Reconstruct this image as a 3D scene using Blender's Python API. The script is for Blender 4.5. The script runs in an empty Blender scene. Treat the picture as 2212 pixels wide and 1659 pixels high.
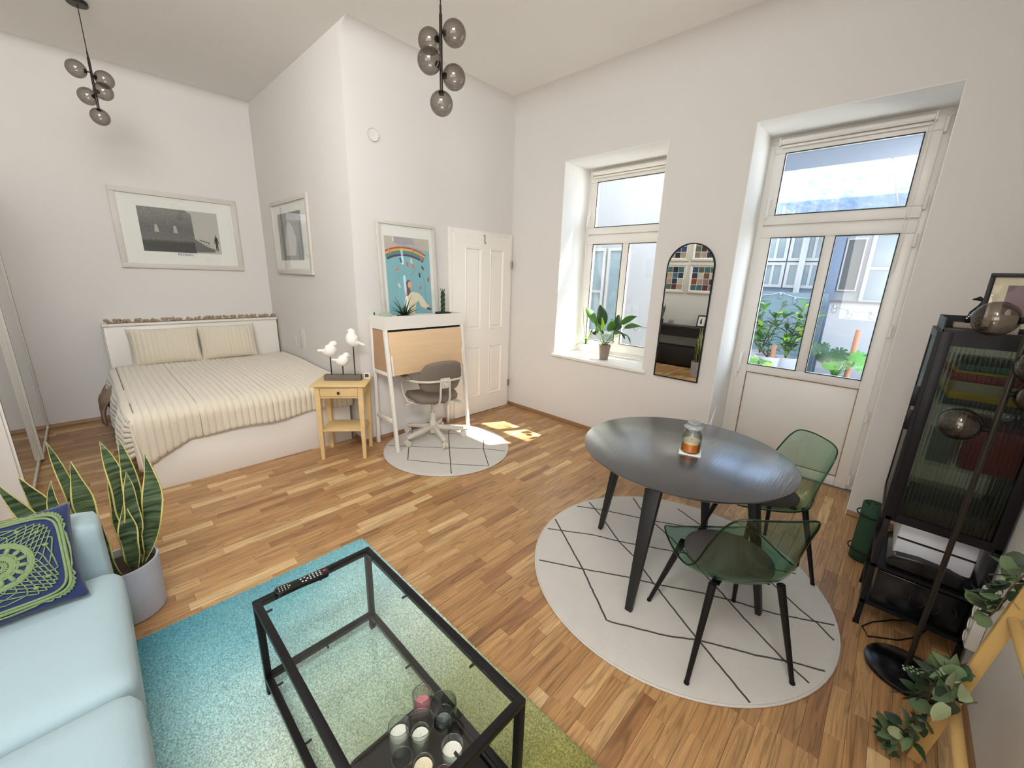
import bpy, bmesh, math, random
from mathutils import Vector, Matrix
import numpy as np
random.seed(7)
PI = math.pi
S = bpy.context.scene
COL = S.collection
# ------------------------------------------------------------------ camera
CAM = Vector((-3.71856, -3.58677, 1.65067))
FW = Vector((0.70306181, 0.66262417, -0.25813428))
RT = Vector((0.69178131, -0.72138027, 0.0323902)); RT = (RT - FW * RT.dot(FW)).normalized()
UP = RT.cross(FW)
cd = bpy.data.cameras.new('camera'); cam = bpy.data.objects.new('camera', cd); COL.objects.link(cam)
cd.sensor_width = 36; cd.lens = 867.0856 / 2212 * 36; cd.clip_start = 0.02; cd.clip_end = 200
m3 = Matrix((RT, UP, -FW)).transposed()
cam.matrix_world = Matrix.Translation(CAM) @ m3.to_4x4()
S.camera = cam
# ------------------------------------------------------------------ world, lights, exposure
w = bpy.data.worlds.new('sky'); S.world = w; w.use_nodes = True
bg = w.node_tree.nodes['Background']; bg.inputs[0].default_value = (0.80, 0.90, 1.0, 1); bg.inputs[1].default_value = 7.0
def sun(direction, strength, angle, color):
    l = bpy.data.lights.new('sun', 'SUN'); l.energy = strength; l.angle = angle; l.color = color
    o = bpy.data.objects.new('sun', l); COL.objects.link(o)
    o.rotation_euler = Vector(direction).to_track_quat('-Z', 'Y').to_euler(); o.location = (3, -3, 6)
sun((-1.24, 0.65, -2.0), 30.0, math.radians(1.0), (1, .93, .82))
def area(name, loc, target, sx, sy, power, color):
    l = bpy.data.lights.new(name, 'AREA'); l.shape = 'RECTANGLE'; l.size = sx; l.size_y = sy; l.energy = power; l.color = color
    o = bpy.data.objects.new(name, l); COL.objects.link(o); o.location = loc
    o.rotation_euler = (Vector(target) - Vector(loc)).to_track_quat('-Z', 'Y').to_euler()
# soft fill lights added out of view, behind the camera and near the ceiling
area('rear_fill_light', (-5.3, -5.3, 2.2), (-3.1, 1.2, 1.7), 2.6, 2.2, 60, (.97, .98, 1))  # added fill behind the camera, aimed towards the alcove
area('side_fill_light', (-6.4, -3.6, 1.9), (-1.0, -2.6, 1.5), 2.0, 1.8, 48, (1, .95, .90))  # added fill from the unseen side, brightens the window wall; no real window
area('overhead_fill_light', (-4.15, -3.5, 3.38), (-3.0, 2.4, 1.3), 1.4, 1.0, 120, (.98, .99, 1))  # added fill above the view, not a ceiling lamp of the room
area('alcove_fill_light', (-3.7, -.8, 3.44), (-3.5, 2.4, 1.0), 1.2, .5, 36, (1, .98, .94))  # added fill before the alcove, lifts its dark back wall; no lamp there
S.view_settings.view_transform = 'Standard'; S.view_settings.look = 'None'
S.view_settings.exposure = 0.07; S.view_settings.gamma = 1.0; S.view_settings.use_curve_mapping = False
cy = S.cycles
cy.use_denoising = True; cy.max_bounces = 12; cy.diffuse_bounces = 6; cy.glossy_bounces = 4
cy.transmission_bounces = 8; cy.transparent_max_bounces = 24; cy.caustics_reflective = False; cy.caustics_refractive = False
cy.sample_clamp_indirect = 6
# ------------------------------------------------------------------ materials
def lin(c):
    return tuple(((x / 255) / 12.92 if x / 255 < .04045 else ((x / 255 + .055) / 1.055) ** 2.4) for x in c) + (1,)
def nd(nt, t, **k):
    n = nt.nodes.new(t)
    for a, b in k.items():
        if a.startswith('i_'):
            key = a[2:]; key = int(key) if key.isdigit() else key.replace('_', ' ')
            n.inputs[key].default_value = b
        else: setattr(n, a, b)
    return n
def pm(name, col, rough=.5, metal=0, var=0, vscale=8, bump=0, bscale=60, stretch=None, spec=None, sheen=0, coat=0, sub=None, emit=0):
    m = bpy.data.materials.new(name); m.use_nodes = True; nt = m.node_tree; p = nt.nodes['Principled BSDF']
    c = lin(col); p.inputs['Base Color'].default_value = c
    p.inputs['Roughness'].default_value = rough; p.inputs['Metallic'].default_value = metal
    if spec is not None: p.inputs['Specular IOR Level'].default_value = spec
    if sheen: p.inputs['Sheen Weight'].default_value = sheen
    if coat: p.inputs['Coat Weight'].default_value = coat
    if emit: p.inputs['Emission Color'].default_value = c; p.inputs['Emission Strength'].default_value = emit
    tc = nd(nt, 'ShaderNodeTexCoord'); vec = tc.outputs['Object']
    if stretch:
        mp = nd(nt, 'ShaderNodeMapping'); mp.inputs['Scale'].default_value = stretch; nt.links.new(vec, mp.inputs[0]); vec = mp.outputs[0]
    if var:
        n = nd(nt, 'ShaderNodeTexNoise', i_Scale=vscale, i_Detail=4.0); nt.links.new(vec, n.inputs['Vector'])
        mx = nd(nt, 'ShaderNodeMix', data_type='RGBA'); mx.inputs[6].default_value = tuple(x * (1 - var) for x in c[:3]) + (1,)
        mx.inputs[7].default_value = tuple(min(1, x * (1 + var)) for x in c[:3]) + (1,)
        nt.links.new(n.outputs['Fac'], mx.inputs[0]); nt.links.new(mx.outputs[2], p.inputs['Base Color'])
    if bump:
        n2 = nd(nt, 'ShaderNodeTexNoise', i_Scale=bscale, i_Detail=3.0); nt.links.new(vec, n2.inputs['Vector'])
        b = nd(nt, 'ShaderNodeBump', i_Strength=bump, i_Distance=.01); nt.links.new(n2.outputs['Fac'], b.inputs['Height']); nt.links.new(b.outputs[0], p.inputs['Normal'])
    return m
def glass(name, tint, gloss=(255, 255, 255), fres=1.45, rough=0.0, edge=None, diffuse=0, bump=None, bstretch=(1, 1, 1)):
    m = bpy.data.materials.new(name); m.use_nodes = True; nt = m.node_tree; nt.nodes.clear()
    out = nd(nt, 'ShaderNodeOutputMaterial'); t = nd(nt, 'ShaderNodeBsdfTransparent'); t.inputs[0].default_value = lin(tint)
    g = nd(nt, 'ShaderNodeBsdfGlossy'); g.inputs[0].default_value = lin(gloss); g.inputs['Roughness'].default_value = rough
    f0 = ((fres - 1) / (fres + 1)) ** 2; lf_ = nd(nt, 'ShaderNodeLayerWeight', i_Blend=.5); pw = nd(nt, 'ShaderNodeMath', operation='POWER'); pw.inputs[1].default_value = 5; nt.links.new(lf_.outputs['Facing'], pw.inputs[0])
    f = nd(nt, 'ShaderNodeMath', operation='MULTIPLY_ADD'); f.inputs[1].default_value = (1 - f0) * .8; f.inputs[2].default_value = f0; nt.links.new(pw.outputs[0], f.inputs[0])
    if edge:
        lw = nd(nt, 'ShaderNodeLayerWeight', i_Blend=.35); mx = nd(nt, 'ShaderNodeMix', data_type='RGBA')
        mx.inputs[6].default_value = lin(tint); mx.inputs[7].default_value = lin(edge)
        nt.links.new(lw.outputs['Facing'], mx.inputs[0]); nt.links.new(mx.outputs[2], t.inputs[0])
    base = t.outputs[0]
    if diffuse:
        d = nd(nt, 'ShaderNodeBsdfTranslucent'); d.inputs[0].default_value = lin(tint); ms = nd(nt, 'ShaderNodeMixShader'); ms.inputs[0].default_value = diffuse
        nt.links.new(t.outputs[0], ms.inputs[1]); nt.links.new(d.outputs[0], ms.inputs[2]); base = ms.outputs[0]
    if bump:
        tc = nd(nt, 'ShaderNodeTexCoord'); mp = nd(nt, 'ShaderNodeMapping'); mp.inputs['Scale'].default_value = bstretch
        nt.links.new(tc.outputs['Object'], mp.inputs[0])
        n = nd(nt, 'ShaderNodeTexNoise', i_Scale=bump, i_Detail=2.0); nt.links.new(mp.outputs[0], n.inputs['Vector'])
        b = nd(nt, 'ShaderNodeBump', i_Strength=.8, i_Distance=.02); nt.links.new(n.outputs['Fac'], b.inputs['Height'])
        nt.links.new(b.outputs[0], g.inputs['Normal']); nt.links.new(b.outputs[0], lf_.inputs['Normal'])
        if diffuse:
            cr = nd(nt, 'ShaderNodeMapRange'); cr.inputs[1].default_value = .35; cr.inputs[2].default_value = .65; cr.inputs[3].default_value = diffuse * .55; cr.inputs[4].default_value = min(1, diffuse * 1.3)
            nt.links.new(n.outputs['Fac'], cr.inputs[0]); nt.links.new(cr.outputs[0], ms.inputs[0])
    mix = nd(nt, 'ShaderNodeMixShader'); nt.links.new(f.outputs[0], mix.inputs[0]); nt.links.new(base, mix.inputs[1]); nt.links.new(g.outputs[0], mix.inputs[2])
    nt.links.new(mix.outputs[0], out.inputs[0])
    return m
def refr(name, tint, ior=1.15, rough=.02, mixt=.35):
    m = bpy.data.materials.new(name); m.use_nodes = True; nt = m.node_tree; nt.nodes.clear()
    out = nd(nt, 'ShaderNodeOutputMaterial'); r = nd(nt, 'ShaderNodeBsdfRefraction'); r.inputs[0].default_value = lin(tint); r.inputs['IOR'].default_value = ior; r.inputs['Roughness'].default_value = rough
    t = nd(nt, 'ShaderNodeBsdfTransparent'); t.inputs[0].default_value = lin(tint)
    a = nd(nt, 'ShaderNodeMixShader'); a.inputs[0].default_value = mixt; nt.links.new(r.outputs[0], a.inputs[1]); nt.links.new(t.outputs[0], a.inputs[2])
    g = nd(nt, 'ShaderNodeBsdfGlossy'); g.inputs['Roughness'].default_value = .05; lf_ = nd(nt, 'ShaderNodeLayerWeight', i_Blend=.5); pw = nd(nt, 'ShaderNodeMath', operation='POWER'); pw.inputs[1].default_value = 5; nt.links.new(lf_.outputs['Facing'], pw.inputs[0])
    f = nd(nt, 'ShaderNodeMath', operation='MULTIPLY_ADD'); f.inputs[1].default_value = .8; f.inputs[2].default_value = .05; nt.links.new(pw.outputs[0], f.inputs[0])
    b = nd(nt, 'ShaderNodeMixShader'); nt.links.new(f.outputs[0], b.inputs[0]); nt.links.new(a.outputs[0], b.inputs[1]); nt.links.new(g.outputs[0], b.inputs[2])
    nt.links.new(b.outputs[0], out.inputs[0]); return m
def woodmat(name, cols, scale=(1.3, 20, 20), rough=.33, attr=None, bump=.06, objrand=True, ring=2.2, world=True):
    """grain from a stretched noise in world space, one random tone per piece"""
    m = bpy.data.materials.new(name); m.use_nodes = True; nt = m.node_tree; p = nt.nodes['Principled BSDF']; L = nt.links.new
    if attr: a = nd(nt, 'ShaderNodeAttribute', attribute_name=attr); rnd = a.outputs['Fac']
    else: a = nd(nt, 'ShaderNodeObjectInfo'); rnd = a.outputs['Random']
    if world: g = nd(nt, 'ShaderNodeNewGeometry'); pos = g.outputs['Position']
    else: g = nd(nt, 'ShaderNodeTexCoord'); pos = g.outputs['Object']
    mp = nd(nt, 'ShaderNodeVectorMath', operation='MULTIPLY'); mp.inputs[1].default_value = scale; L(pos, mp.inputs[0])
    of = nd(nt, 'ShaderNodeMath', operation='MULTIPLY'); of.inputs[1].default_value = 61.7; L(rnd, of.inputs[0])
    cb = nd(nt, 'ShaderNodeCombineXYZ'); 
    for i in range(3): L(of.outputs[0], cb.inputs[i])
    ad = nd(nt, 'ShaderNodeVectorMath', operation='ADD'); L(mp.outputs[0], ad.inputs[0]); L(cb.outputs[0], ad.inputs[1])
    n1 = nd(nt, 'ShaderNodeTexNoise', i_Scale=ring, i_Detail=5.0, i_Roughness=.6, i_Distortion=.8); L(ad.outputs[0], n1.inputs['Vector'])
    n2 = nd(nt, 'ShaderNodeTexNoise', i_Scale=ring * .45, i_Detail=1.0, i_Distortion=.5); L(ad.outputs[0], n2.inputs['Vector'])
    wv = nd(nt, 'ShaderNodeMath', operation='MULTIPLY'); wv.inputs[1].default_value = 46; L(n2.outputs['Fac'], wv.inputs[0])
    sn = nd(nt, 'ShaderNodeMath', operation='SINE'); L(wv.outputs[0], sn.inputs[0])
    r = nd(nt, 'ShaderNodeValToRGB'); L(rnd, r.inputs[0]); e = r.color_ramp.elements; r.color_ramp.interpolation = 'CONSTANT'
    e[0].color = lin(cols[0]); e[1].color = lin(cols[-1]); e[1].position = (len(cols) - 1) / len(cols)
    for i, c in enumerate(cols[1:-1]): el = e.new((i + 1) / len(cols)); el.color = lin(c)
    k = nd(nt, 'ShaderNodeMapRange'); k.inputs[1].default_value = .3; k.inputs[2].default_value = .7; k.inputs[3].default_value = .68; k.inputs[4].default_value = 1.22; L(n1.outputs['Fac'], k.inputs[0])
    k2 = nd(nt, 'ShaderNodeMapRange'); k2.inputs[1].default_value = .55; k2.inputs[2].default_value = 1; k2.inputs[3].default_value = 1; k2.inputs[4].default_value = .70; L(sn.outputs[0], k2.inputs[0])
    mm = nd(nt, 'ShaderNodeMath', operation='MULTIPLY'); L(k.outputs[0], mm.inputs[0]); L(k2.outputs[0], mm.inputs[1])
    vm = nd(nt, 'ShaderNodeVectorMath', operation='SCALE'); L(r.outputs[0], vm.inputs[0]); L(mm.outputs[0], vm.inputs['Scale'])
    L(vm.outputs[0], p.inputs['Base Color']); p.inputs['Roughness'].default_value = rough
    if bump:
        b = nd(nt, 'ShaderNodeBump', i_Strength=bump, i_Distance=.003); L(n1.outputs['Fac'], b.inputs['Height']); L(b.outputs[0], p.inputs['Normal'])
    return m
M = {}
M['wall'] = pm('wall_paint', (219, 216, 212), .9, var=.02, vscale=1.5, bump=.08, bscale=220)
M['ceil'] = pm('ceiling_paint', (236, 234, 230), .92, bump=.05, bscale=150)
M['reveal'] = pm('reveal_paint', (240, 240, 238), .8)
M['pictureframe'] = pm('washed_white_frame', (206, 201, 192), .5, var=.05, vscale=20)
M['pvc'] = pm('white_pvc', (230, 227, 221), .35)
M['white'] = pm('white_lacquer', (232, 228, 220), .4)
M['whitewood'] = pm('white_painted_wood', (226, 221, 212), .5, bump=.05, bscale=90)
M['doorpaint'] = pm('door_paint', (236, 232, 224), .4)
M['gasket'] = pm('black_gasket', (30, 30, 32), .6)
M['metal'] = pm('brushed_metal', (140, 136, 130), .35, 1)
M['chrome'] = pm('chrome', (220, 220, 225), .08, 1)
M['black'] = pm('black_metal', (20, 19, 21), .42, spec=.25)
M['blackwood'] = pm('black_stained_wood', (34, 34, 38), .27, var=.35, vscale=5, stretch=(1.5, 22, 22), bump=.22, bscale=5, spec=1.0, coat=.8)
M['blackwood'].node_tree.nodes['Principled BSDF'].inputs['Coat Roughness'].default_value = .22; M['blackwood'].node_tree.nodes['Principled BSDF'].inputs['Coat IOR'].default_value = 1.9
M['legblack'] = pm('black_table_leg', (22, 21, 23), .5, var=.2, vscale=8)
M['blackgloss'] = pm('black_plastic', (12, 12, 15), .2)
M['pane'] = glass('window_glass', (254, 255, 255))
M['clearglass'] = glass('clear_glass', (253, 254, 254), edge=(165, 178, 172))
M['tableglass'] = glass('table_glass', (252, 254, 253), fres=1.45)
M['smoke'] = glass('smoked_glass', (208, 204, 200), edge=(146, 142, 138), fres=1.75, gloss=(235, 228, 220))
M['chair'] = glass('green_clear_plastic', (234, 246, 240), edge=(178, 214, 200), fres=1.5, gloss=(230, 240, 225))
M['ribbed'] = refr('ribbed_glass', (190, 200, 190), 1.22, .03, .30)
M['oakstrip'] = woodmat('oak_strip', [(176, 134, 88), (184, 143, 95), (167, 126, 83), (178, 136, 90), (194, 156, 108), (172, 130, 85), (181, 139, 93), (154, 112, 74), (177, 135, 89), (210, 176, 128)])
M['oakmany'] = woodmat('oak_strips_far', [(176, 134, 88), (184, 143, 95), (167, 126, 83), (178, 136, 90), (194, 156, 108), (172, 130, 85), (181, 139, 93), (154, 112, 74), (177, 135, 89), (210, 176, 128)], attr='tone')
M['skirt'] = pm('oak_skirting', (140, 104, 70), .5, var=.2, stretch=(1, 1, 8))
M['pine'] = pm('pale_pine', (218, 188, 134), .5, var=.12, vscale=5, stretch=(1.5, 12, 5))
M['maple'] = pm('maple_veneer', (222, 190, 150), .45, var=.10, vscale=3, stretch=(1, 4, 9))
M['brownpanel'] = pm('brown_hardboard', (178, 144, 112), .7, var=.08, vscale=40)
M['goldwood'] = pm('gold_stained_wood', (204, 168, 104), .45, var=.12, vscale=10, stretch=(8, 8, 1))
M['concrete'] = pm('pale_concrete', (176, 178, 186), .8, var=.07, vscale=12, bump=.15, bscale=80)
M['stone'] = pm('dark_stone_wood', (106, 98, 88), .85, var=.2, vscale=30, bump=.3)
M['plaster'] = pm('white_plaster', (240, 238, 232), .75, bump=.15, bscale=120)
M['soil'] = pm('soil', (54, 40, 30), .95, var=.4, vscale=60, bump=.6)
M['sofa'] = pm('light_blue_cotton', (156, 178, 184), .85, var=.03, vscale=4, bump=.12, bscale=400, sheen=.2)
M['navy'] = pm('navy_cotton', (20, 38, 86), .8, bump=.1, bscale=300, sheen=.2)
M['crochet'] = pm('green_crochet_yarn', (122, 142, 98), .85, bump=.5, bscale=400)
M['taupefab'] = pm('taupe_upholstery', (120, 110, 98), .85, var=.06, vscale=200, bump=.12, bscale=600)
M['beigemetal'] = pm('beige_powder_coat', (206, 198, 184), .4)
M['blanket'] = pm('cream_plush', (222, 212, 192), .95, var=.05, vscale=60, bump=.5, bscale=260, sheen=.5)
M['linen'] = pm('taupe_linen', (150, 128, 108), .9)
M['rugwhite'] = pm('ivory_rug', (202, 197, 189), .95, var=.05, vscale=14, bump=.35, bscale=500)
M['rugline'] = pm('charcoal_yarn', (70, 68, 66), .95, bump=.5, bscale=600)
M['cushgrey'] = pm('charcoal_felt', (70, 66, 64), .9, var=.1, vscale=200, bump=.2, bscale=500)
M['leafdark'] = pm('dark_leaf', (40, 70, 36), .45, var=.25, vscale=8)
M['leaf'] = pm('green_leaf', (74, 128, 44), .42, var=.3, vscale=14)
M['leaflime'] = pm('lime_leaf', (150, 190, 60), .45, var=.2, vscale=14)
M['euc'] = pm('eucalyptus_leaf', (92, 112, 76), .6, var=.2, vscale=20)
M['eucdark'] = pm('dark_eucalyptus_leaf', (44, 60, 42), .5, var=.25, vscale=20)
M['eucpale'] = pm('pale_eucalyptus_leaf', (150, 164, 126), .6, var=.15, vscale=20)
M['twig'] = pm('brown_twig', (96, 74, 48), .8)
M['taupepot'] = pm('taupe_glazed_pot', (134, 118, 106), .4)
M['marblepot'] = pm('marbled_ceramic', (222, 224, 222), .3, var=.16, vscale=30)
M['wax'] = pm('white_wax', (242, 236, 224), .5)
M['creamwax'] = pm('cream_wax', (236, 218, 184), .5)
M['pinkwax'] = pm('pink_wax', (214, 120, 132), .5)
M['orangewax'] = pm('orange_wax', (236, 128, 28), .4, emit=0)
M['greywax'] = pm('grey_wax', (120, 126, 128), .5)
M['paper'] = pm('white_paper', (238, 235, 228), .8)
M['mirror'] = pm('mirror_silver', (236, 240, 238), .0, 1)
M['red'] = pm('red_card', (140, 36, 34), .6); M['green'] = pm('green_card', (30, 84, 70), .6); M['yellow'] = pm('yellow_card', (214, 176, 52), .6)
M['cream'] = pm('cream_card', (214, 200, 170), .7); M['grey'] = pm('grey_card', (130, 136, 132), .7); M['darkgrey'] = pm('dark_grey', (44, 46, 48), .6)
M['yoga'] = pm('bottle_green_foam', (34, 66, 44), .8)
M['greymatte'] = pm('soft_taupe_stone', (160, 146, 134), .8)
M['mauveprint'] = pm('mauve_print', (132, 104, 112), .7, var=.3, vscale=6)
M['brownblack'] = pm('dark_bronze', (62, 56, 50), .38, .8)
M['facadewhite'] = pm('courtyard_render', (150, 152, 156), .9, var=.06, vscale=2, bump=.1)
M['facadeblue'] = pm('pale_blue_render', (112, 126, 146), .9, var=.05, vscale=2)
M['facadeaqua'] = pm('aqua_render', (108, 130, 138), .9, var=.08, vscale=3)
M['extframe'] = pm('old_white_frame', (166, 168, 168), .6, var=.05)
M['extglass'] = pm('reflecting_old_glass', (120, 138, 146), .12, var=.35, vscale=3, spec=.8)
M['extdark'] = pm('dark_grey_shutter', (74, 78, 80), .6)
M['terracotta'] = pm('coir_pole', (160, 112, 88), .9, var=.15, vscale=60, bump=.5)
M['paving'] = pm('grey_paving', (196, 194, 188), .9, var=.1)
M['canopyglass'] = glass('rippled_canopy_glass', (176, 190, 208), diffuse=.45, bump=11, bstretch=(.35, 1, 1), rough=.15)
M['driedflower'] = pm('dried_flower', (168, 146, 122), .95, var=.35, vscale=30, bump=.6)
M['lcd'] = pm('grey_screen', (60, 66, 66), .3); M['rubyred'] = pm('red_button', (200, 30, 50), .5); M['button'] = pm('grey_button', (200, 200, 196), .5)
M['bulb'] = pm('clear_bulb_glass', (222, 226, 222), .2)
# ------------------------------------------------------------------ mesh helpers
class MB:
    def __init__(s): s.v = []; s.f = []; s.m = []
    def add(s, vs, fs, m=0):
        n = len(s.v); s.v += [tuple(v) for v in vs]; s.f += [tuple(i + n for i in f) for f in fs]; s.m += [m] * len(fs); return s
    def box(s, x0, y0, z0, x1, y1, z1, m=0):
        if x0 > x1: x0, x1 = x1, x0
        if y0 > y1: y0, y1 = y1, y0
        if z0 > z1: z0, z1 = z1, z0
        v = [(x, y, z) for z in (z0, z1) for x, y in ((x0, y0), (x1, y0), (x1, y1), (x0, y1))]
        return s.add(v, [(3, 2, 1, 0), (4, 5, 6, 7), (0, 1, 5, 4), (1, 2, 6, 5), (2, 3, 7, 6), (3, 0, 4, 7)], m)
    def hexa(s, v, m=0):
        return s.add(v, [(3, 2, 1, 0), (4, 5, 6, 7), (0, 1, 5, 4), (1, 2, 6, 5), (2, 3, 7, 6), (3, 0, 4, 7)], m)
    def bar(s, a, b, w, d, up=(0, 0, 1), w2=None, d2=None, m=0):
        a = Vector(a); b = Vector(b); t = (b - a).normalized(); x = t.cross(Vector(up))
        if x.length < 1e-4: x = t.cross(Vector((1, 0, 0)))
        x.normalize(); y = x.cross(t).normalized(); w2 = w if w2 is None else w2; d2 = d if d2 is None else d2
        v = [p + x * sx * ww / 2 + y * sy * dd / 2 for p, ww, dd in ((a, w, d), (b, w2, d2)) for sx, sy in ((-1, -1), (1, -1), (1, 1), (-1, 1))]
        return s.hexa(v, m)
    def tube(s, pts, r, n=10, m=0, closed=False, caps=True, sc=None):
        pts = [Vector(p) for p in pts]; k = len(pts); rs = r if hasattr(r, '__len__') else [r] * k; base = len(s.v)
        prev = None
        for i, p in enumerate(pts):
            if closed: t = pts[(i + 1) % k] - pts[i - 1]
            else: t = pts[min(i + 1, k - 1)] - pts[max(i - 1, 0)]
            t.normalize()
            if prev is None:
                u = t.cross(Vector((0, 0, 1))); u = u if u.length > 1e-3 else t.cross(Vector((1, 0, 0)))
            else: u = prev - t * prev.dot(t)
            u.normalize(); prev = u; v = t.cross(u)
            q = (1, 1) if sc is None else (sc[i] if hasattr(sc[0], '__len__') else sc)
            for j in range(n):
                a = 2 * PI * j / n; s.v.append(tuple(p + u * math.cos(a) * rs[i] * q[0] + v * math.sin(a) * rs[i] * q[1]))
        rng = k if closed else k - 1
        for i in range(rng):
            for j in range(n):
                a = base + i * n + j; b = base + i * n + (j + 1) % n; c = base + ((i + 1) % k) * n + (j + 1) % n; d = base + ((i + 1) % k) * n + j
                s.f.append((a, b, c, d)); s.m.append(m)
        if caps and not closed:
            s.f.append(tuple(base + j for j in reversed(range(n)))); s.m.append(m)
            s.f.append(tuple(base + (k - 1) * n + j for j in range(n))); s.m.append(m)
        return s
    def lathe(s, prof, c=(0, 0, 0), n=32, m=0, sx=1, sy=1, wob=None):
        base = len(s.v); k = len(prof); c = Vector(c)
        for (r, z) in prof:
            for j in range(n):
                a = 2 * PI * j / n; q = 1 if wob is None else 1 + wob[0] * math.cos(wob[1] * a)
                s.v.append((c.x + max(r, 1e-5) * math.cos(a) * sx * q, c.y + max(r, 1e-5) * math.sin(a) * sy * q, c.z + z))
        for i in range(k - 1):
            for j in range(n):
                a = base + i * n + j; b = base + i * n + (j + 1) % n
                s.f.append((a, b, b + n, a + n)); s.m.append(m)
        return s
    def grid(s, fn, nu, nv, m=0, closeu=False):
        base = len(s.v)
        for j in range(nv + 1):
            for i in range(nu + 1): s.v.append(tuple(fn(i / nu, j / nv)))
        for j in range(nv):
            for i in range(nu):
                a = base + j * (nu + 1) + i; s.f.append((a, a + 1, a + nu + 2, a + nu + 1)); s.m.append(m)
        return s
    def sphere(s, c, r, n=16, m=0, sc=(1, 1, 1), k=None):
        k = k or n // 2; c = Vector(c)
        base = len(s.v)
        for i in range(k + 1):
            ph = PI * i / k
            for j in range(n):
                a = 2 * PI * j / n; s.v.append((c.x + r * sc[0] * math.sin(ph) * math.cos(a), c.y + r * sc[1] * math.sin(ph) * math.sin(a), c.z + r * sc[2] * math.cos(ph)))
        for i in range(k):
            for j in range(n):
                a = base + i * n + j; b = base + i * n + (j + 1) % n; s.f.append((a, a + n, b + n, b)); s.m.append(m)
        return s
    def prism(s, poly, fr, d, m=0):
        """poly (u,v) list extruded by d; fr = (origin, U, V, N)"""
        o, U, V, N = [Vector(q) for q in fr]; n = len(poly)
        a = [o + U * p[0] + V * p[1] for p in poly]; b = [q + N * d for q in a]
        return s.add(a + b, [tuple(reversed(range(n))), tuple(range(n, 2 * n))] + [(i, (i + 1) % n, n + (i + 1) % n, n + i) for i in range(n)], m)
INV = {}
def part(name, mb, mats, parent=None, smooth=False, bevel=0, seg=2, solid=0, sub=0, label=None, kind=None, weld=False, local=False):
    me = bpy.data.meshes.new(name); vs = mb.v
    if parent is not None and not local and INV.get(parent.name) is not None:
        I = INV[parent.name]; vs = [tuple(I @ Vector(v)) for v in vs]
    me.from_pydata(vs, [], mb.f); mats = mats if isinstance(mats, (list, tuple)) else [mats]
    for q in mats: me.materials.append(M[q] if isinstance(q, str) else q)
    me.polygons.foreach_set('material_index', mb.m)
    if weld or bevel or not smooth:
        bm = bmesh.new(); bm.from_mesh(me)
        if weld: bmesh.ops.remove_doubles(bm, verts=bm.verts, dist=1e-5)
        bmesh.ops.recalc_face_normals(bm, faces=bm.faces) if not solid else None
        if bevel:
            ed = [e for e in bm.edges if len(e.link_faces) == 2 and e.calc_face_angle(0) > .6]
            bmesh.ops.bevel(bm, geom=ed, offset=bevel, segments=seg, profile=.5, affect='EDGES', clamp_overlap=True)
        bm.to_mesh(me); bm.free()
    if smooth or bevel:
        me.polygons.foreach_set('use_smooth', [True] * len(me.polygons))
        if bevel or smooth == 'auto': me.set_sharp_from_angle(angle=.7)
    me.update()
    o = bpy.data.objects.new(name, me); COL.objects.link(o)
    if parent is not None:
        o.parent = parent; INV[o.name] = INV.get(parent.name)
    if sub: q = o.modifiers.new('sub', 'SUBSURF'); q.levels = q.render_levels = sub
    if solid: q = o.modifiers.new('sol', 'SOLIDIFY'); q.thickness = solid; q.offset = 0
    if label: o['label'] = label
    if kind: o['kind'] = kind
    return o
def thing(name, label, cat, loc=(0, 0, 0), rot=0, group=None):
    o = bpy.data.objects.new(name, None); COL.objects.link(o); o.location = loc; o.rotation_euler = (0, 0, rot); o.empty_display_size = .05
    o['label'] = label; o['category'] = cat
    if group: o['group'] = group
    INV[o.name] = (Matrix.Translation(loc) @ Matrix.Rotation(rot, 4, 'Z')).inverted(); return o
def tag(o, label, cat, group=None):
    o['label'] = label; o['category'] = cat
    if group: o['group'] = group
    return o
def copytree(r, loc=None, rot=None, label=None, group=None):
    c = r.copy(); COL.objects.link(c)
    if loc is not None: c.location = loc
    if rot is not None: c.rotation_euler = rot
    if label: c['label'] = label
    if group: c['group'] = group
    def rec(a, b):
        for ch in list(a.children):
            d = ch.copy(); COL.objects.link(d); d.parent = b; rec(ch, d)
    rec(r, c); return c
def rect_ring(mb, y0, y1, z0, z1, w, x0, x1, m=0):
    """picture-frame ring in the plane of constant x"""
    mb.box(x0, y0, z0, x1, y1, z0 + w, m); mb.box(x0, y0, z1 - w, x1, y1, z1, m)
    mb.box(x0, y0, z0 + w, x1, y0 + w, z1 - w, m); mb.box(x0, y1 - w, z0 + w, x1, y1, z1 - w, m)
def px(P):
    d = Vector(P) - CAM; z = d.dot(FW)
    return (1106 + 867.0856 * d.dot(RT) / z, 829.5 - 867.0856 * d.dot(UP) / z, z) if z > .05 else (-9999, -9999, z)
# ------------------------------------------------------------------ room shell
XA, D, H = -2.009, 2.449, 3.51
def st(name, mb, mat, parent=None, **k):
    o = part(name, mb, mat, parent, **k)
    if parent is None: o['kind'] = 'structure'
    return o
WY = (-1.847, -.742); WZ = (.797, 2.836); DY = (-3.594, -2.524); DZ = 2.834
mb = MB()
for a, b, c, d in ((-4.25, DY[0], 0, H), (DY[0], DY[1], DZ, H), (DY[1], WY[0], 0, H), (WY[0], WY[1], 0, WZ[0] - .028), (WY[0], WY[1], WZ[1], H), (WY[1], .15, 0, H)):
    mb.box(0, a, c, .62, b, d)
st('wall_window', mb, 'wall')
mb = MB(); mb.box(XA, 0, 0, 0, .15, H); mb.box(XA, .15, 0, XA + .15, D + .15, H); st('wall_door', mb, 'wall')
st('wall_back', MB().box(-4.95, D, 0, XA, D + .15, H), 'wall')
st('wall_left', MB().box(-4.95, -2.3, 0, -4.8, D, H), 'wall')
st('wall_right', MB().box(-3.0, -4.25, 0, 0, -4.1, H), 'wall')
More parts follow.
